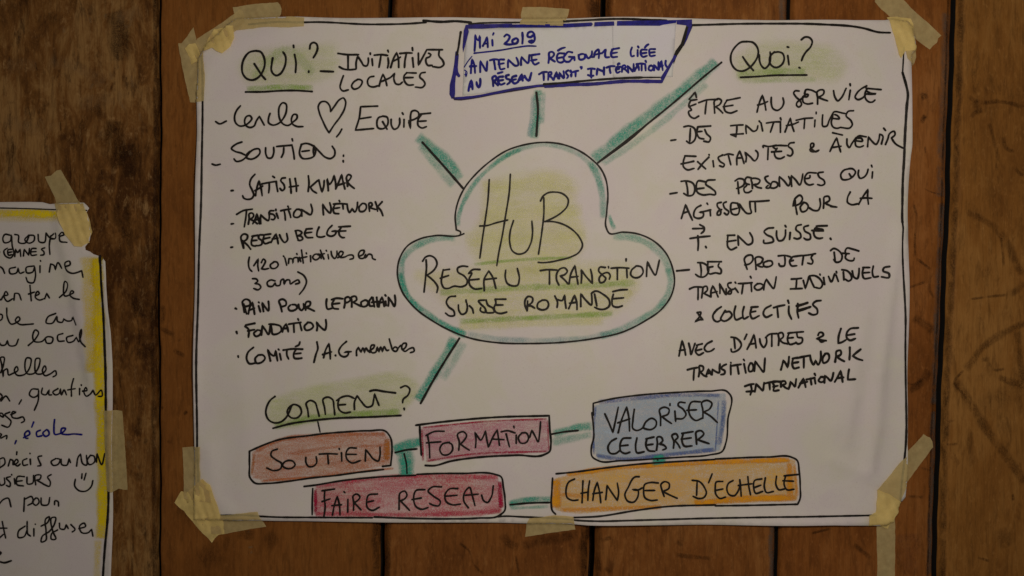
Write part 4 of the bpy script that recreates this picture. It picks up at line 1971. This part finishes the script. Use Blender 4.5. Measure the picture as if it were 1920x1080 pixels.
# ------------------------------------------------------------------ the poster cut by the left edge
POLY_L = [(-150, 378), (-60, 379), (0, 380), (60, 379.5), (84, 380), (97, 383.5), (120, 381.5), (160, 380.5), (166, 386), (170, 391), (165, 398), (168, 408), (170, 425), (173, 438),
          (171, 452), (163, 463), (164, 469), (172, 472), (179, 477), (188, 480), (190.5, 489), (195, 489), (197, 485), (201, 491), (203, 520), (205.5, 560), (208, 590), (211, 620),
          (213.6, 680), (215, 760), (214.5, 830), (214.5, 900), (214, 960), (213, 1080), (212, 1230), (-150, 1230)]
PWL = Waves(21, 6, 260, 900)
def paper_hl_exact(X, Y):
    h = .0036 + .0008 * PWL(X, Y) + .00028 * PW2(X + 50, Y)
    # the long slanted fold
    fx = np.interp(Y, [395, 440, 560, 700, 850, 1100], [98, 104, 131, 155, 172, 180]); t = np.clip((X - fx) / 13, 0, 1)
    amp = np.interp(Y, [380, 420, 700, 780], [.0002, .0036, .0040, 0])
    h = h + amp * sm(t) * (1 - sm((X - fx - 13) / 48))
    d = segdist(POLY_L, X, Y)
    tp = 1 - np.exp(-((X - 140) ** 2 + (Y - 400) ** 2) / 60 ** 2)
    return h + tp * (.0032 + .0018 * np.sin(Y / 41)) * np.exp(-d / 11)
paper_hl = lattice(paper_hl_exact, -180, 340, 300, 1260)
side = thing('poster', 'handwritten poster with yellow edging, cut off by the left edge of the picture', 'poster')
v, f, _ = sheet(POLY_L, 8.0, paper_hl, 0)
so = mesh_obj('paper_sheet', v, f, M_PAPER2, side, smooth=True)
sm_ = so.modifiers.new('thickness', 'SOLIDIFY'); sm_.thickness = .00025; sm_.offset = -1
LAY[0] = 0
put_pastels(PASTEL_L, paper_hl, side, .00022)
put_ink(LEFT, paper_hl, side, .00050)

# ------------------------------------------------------------------ masking tape
def cover_h(X, Y):
    X = np.asarray(X, float); Y = np.asarray(Y, float)
    acc = 0; offs = [(0, 0), (2.5, 0), (-2.5, 0), (0, 2.5), (0, -2.5)]
    for dx, dy in offs:
        x, y = X + dx, Y + dy
        w = np.maximum(wood_h(x, y), -.001)
        ip = inside(POLY, x, y); il = inside(POLY_L, x, y)
        acc = acc + np.where(ip, paper_h(x, y) + .0013, np.where(il, paper_hl(x, y) + .0009, w + .0003))
    base = acc / len(offs)
    ip = inside(POLY, X, Y); il = inside(POLY_L, X, Y)
    hard = np.where(ip, paper_h(X, Y) + .0011, np.where(il, paper_hl(X, Y) + .0008, -1))
    return np.maximum(base, hard)
TW = Waves(31, 11, 9, 50)
TAPES = [
 ('strip flat along the large poster top edge, left end', M_TAPE, [(436.7, 14.4), (470, 9), (521, 4.4), (526, 9), (528.5, 17), (527, 27), (523, 34), (573, 36), (572, 52), (545, 55), (500, 53), (470, 57), (444, 60), (434, 46), (440, 26)]),
 ('slanting strip across the top left corner of the large poster', M_TAPE, [(444, 24), (402, 53), (370, 73), (369, 80), (374, 96), (384, 98), (396, 94), (420, 80), (445, 60), (462, 42), (456, 22), (450, 18)]),
 ('pointed strip running down the left edge below the top left corner', M_TAPE, [(364, 52), (352, 68), (341, 82), (335, 82), (338, 102), (342, 124), (350, 160), (357, 192), (372, 193), (386, 191), (387, 140), (384, 100), (370, 80)]),
 ('crumpled yellow patch on the top left corner of the large poster', M_TAPEY, [(392, 72), (402, 56), (424, 52), (440, 51), (443, 75), (436, 90), (430, 96), (420, 103), (410, 99), (402, 92), (385, 98), (383, 90)]),
 ('small crumpled yellow patch at the left of the top left corner', M_TAPEY, [(348, 92), (356, 84), (368, 82), (374, 96), (378, 104), (370, 116), (360, 122), (356, 108)]),
 ('short strip at the middle of the large poster top edge', M_TAPE, [(980, 13.5), (1020, 14), (1067, 17), (1065, 28), (1062, 37), (1058, 44), (1057, 50.5), (1010, 49), (974, 47.5), (977, 36), (976, 28), (978, 22)]),
 ('long diagonal strip on the wood above the top right corner', M_TAPE, [(1639, 3), (1655, -30), (1668, -34), (1690, -4), (1712, 20), (1738, 42), (1764, 67), (1758, 72), (1756, 80), (1748, 86), (1742, 93), (1726, 81), (1711, 69), (1690, 54), (1667, 31), (1652, 18)]),
 ('yellow folded strip over the top right corner of the large poster', M_TAPEY, [(1662, 33), (1680, 32), (1706, 36), (1711, 46), (1713, 70), (1717, 97), (1694, 98), (1686, 112), (1681, 104), (1676, 80), (1669, 55)]),
 ('small torn tape end hanging below the top right corner', M_TAPE, [(1694, 98), (1716, 96), (1717, 108), (1713, 119), (1706, 128), (1703, 118), (1698, 112)]),
 ('upright strip on the left edge above the bottom left corner', M_TAPE, [(343, 839), (360, 837), (379, 836), (378, 870), (380, 900), (396, 915), (400, 940), (372, 938), (346, 935), (345, 880)]),
 ('broad yellowed slanting strip over the bottom left corner', M_TAPEY, [(340, 921), (334, 930), (328, 942), (345, 958), (372, 990), (398, 1017), (403, 1009), (410, 1003), (422, 1000), (418, 966), (408, 935), (398, 907), (382, 896), (376, 902), (364, 912), (352, 922)]),
 ('strip along the bottom edge beside the bottom left corner', M_TAPE, [(398, 966), (440, 961), (486, 957), (488, 966), (492, 973), (500, 987), (460, 993), (420, 1001), (385, 1000), (360, 976), (380, 972)]),
 ('slanted strip at the middle of the large poster bottom edge', M_TAPE, [(984.5, 1006), (1030, 999), (1079, 992), (1077, 984), (1075, 966), (1040, 964), (1002, 969), (992, 970), (987.5, 980)]),
 ('diagonal strip rising over the right edge above the bottom right corner', M_TAPE, [(1731, 814), (1738, 818), (1744, 820), (1748, 828), (1749.5, 838), (1722, 874), (1697, 908), (1690, 924), (1683, 940), (1660, 925), (1640, 917), (1662, 892), (1686, 860), (1706, 841)]),
 ('yellow folded patch on the bottom right corner of the large poster', M_TAPEY, [(1641, 916), (1662, 924), (1682, 937), (1688, 941), (1680, 957), (1671, 975), (1663, 991), (1646, 984), (1624, 984.5), (1626, 964), (1638, 958)]),
 ('long strip running straight down from the bottom right corner', M_TAPE, [(1643, 984), (1660, 980), (1677, 958), (1678, 1020), (1677, 1140), (1660, 1142), (1644, 1140), (1644, 1060)]),
 ('slanting strip on the wood above the corner of the yellow edged poster', M_TAPE, [(84, 332), (96, 329), (106, 320), (114, 318), (130, 345), (148, 378), (160, 383), (158, 402), (112, 402), (104, 372)]),
 ('yellow patch over the top right corner of the yellow edged poster', M_TAPEY, [(114, 385), (140, 383), (160, 383.5), (165, 396), (170, 415), (174, 435), (170, 455), (158, 463), (146, 462), (128, 440), (112, 402)]),
 ('upright strip on the right edge of the yellow edged poster', M_TAPE, [(199, 769), (214, 768.5), (230, 770), (234, 820), (240, 918), (232, 918), (224, 916), (213, 921), (204, 920), (202, 850)]),
]
for i, (lab, m, poly) in enumerate(TAPES):
    # torn, slightly ragged outline
    pp = []; n = len(poly)
    for j in range(n):
        a = np.array(poly[j], float); b_ = np.array(poly[(j + 1) % n], float); k = max(1, int(np.hypot(*(b_ - a)) / 7))
        for q in range(k):
            p = a + (b_ - a) * q / k; pp.append((p[0] + rng.uniform(-.45, .45), p[1] + rng.uniform(-.45, .45)))
    amp = .00025 if m is M_TAPE else .00075
    H = (lambda X, Y, i=i, amp=amp: cover_h(X, Y) + .00022 * (i % 5) + .0001 + amp * (1 + TW(X + 71 * i, Y)))
    v, f, _ = sheet(pp, 3.2, H, 0)
    o_ = mesh_obj('masking_tape', v, f, m, smooth=True)
    o_['label'] = 'cream masking tape, ' + lab; o_['category'] = 'tape'; o_['group'] = 'masking tape strips holding the posters'
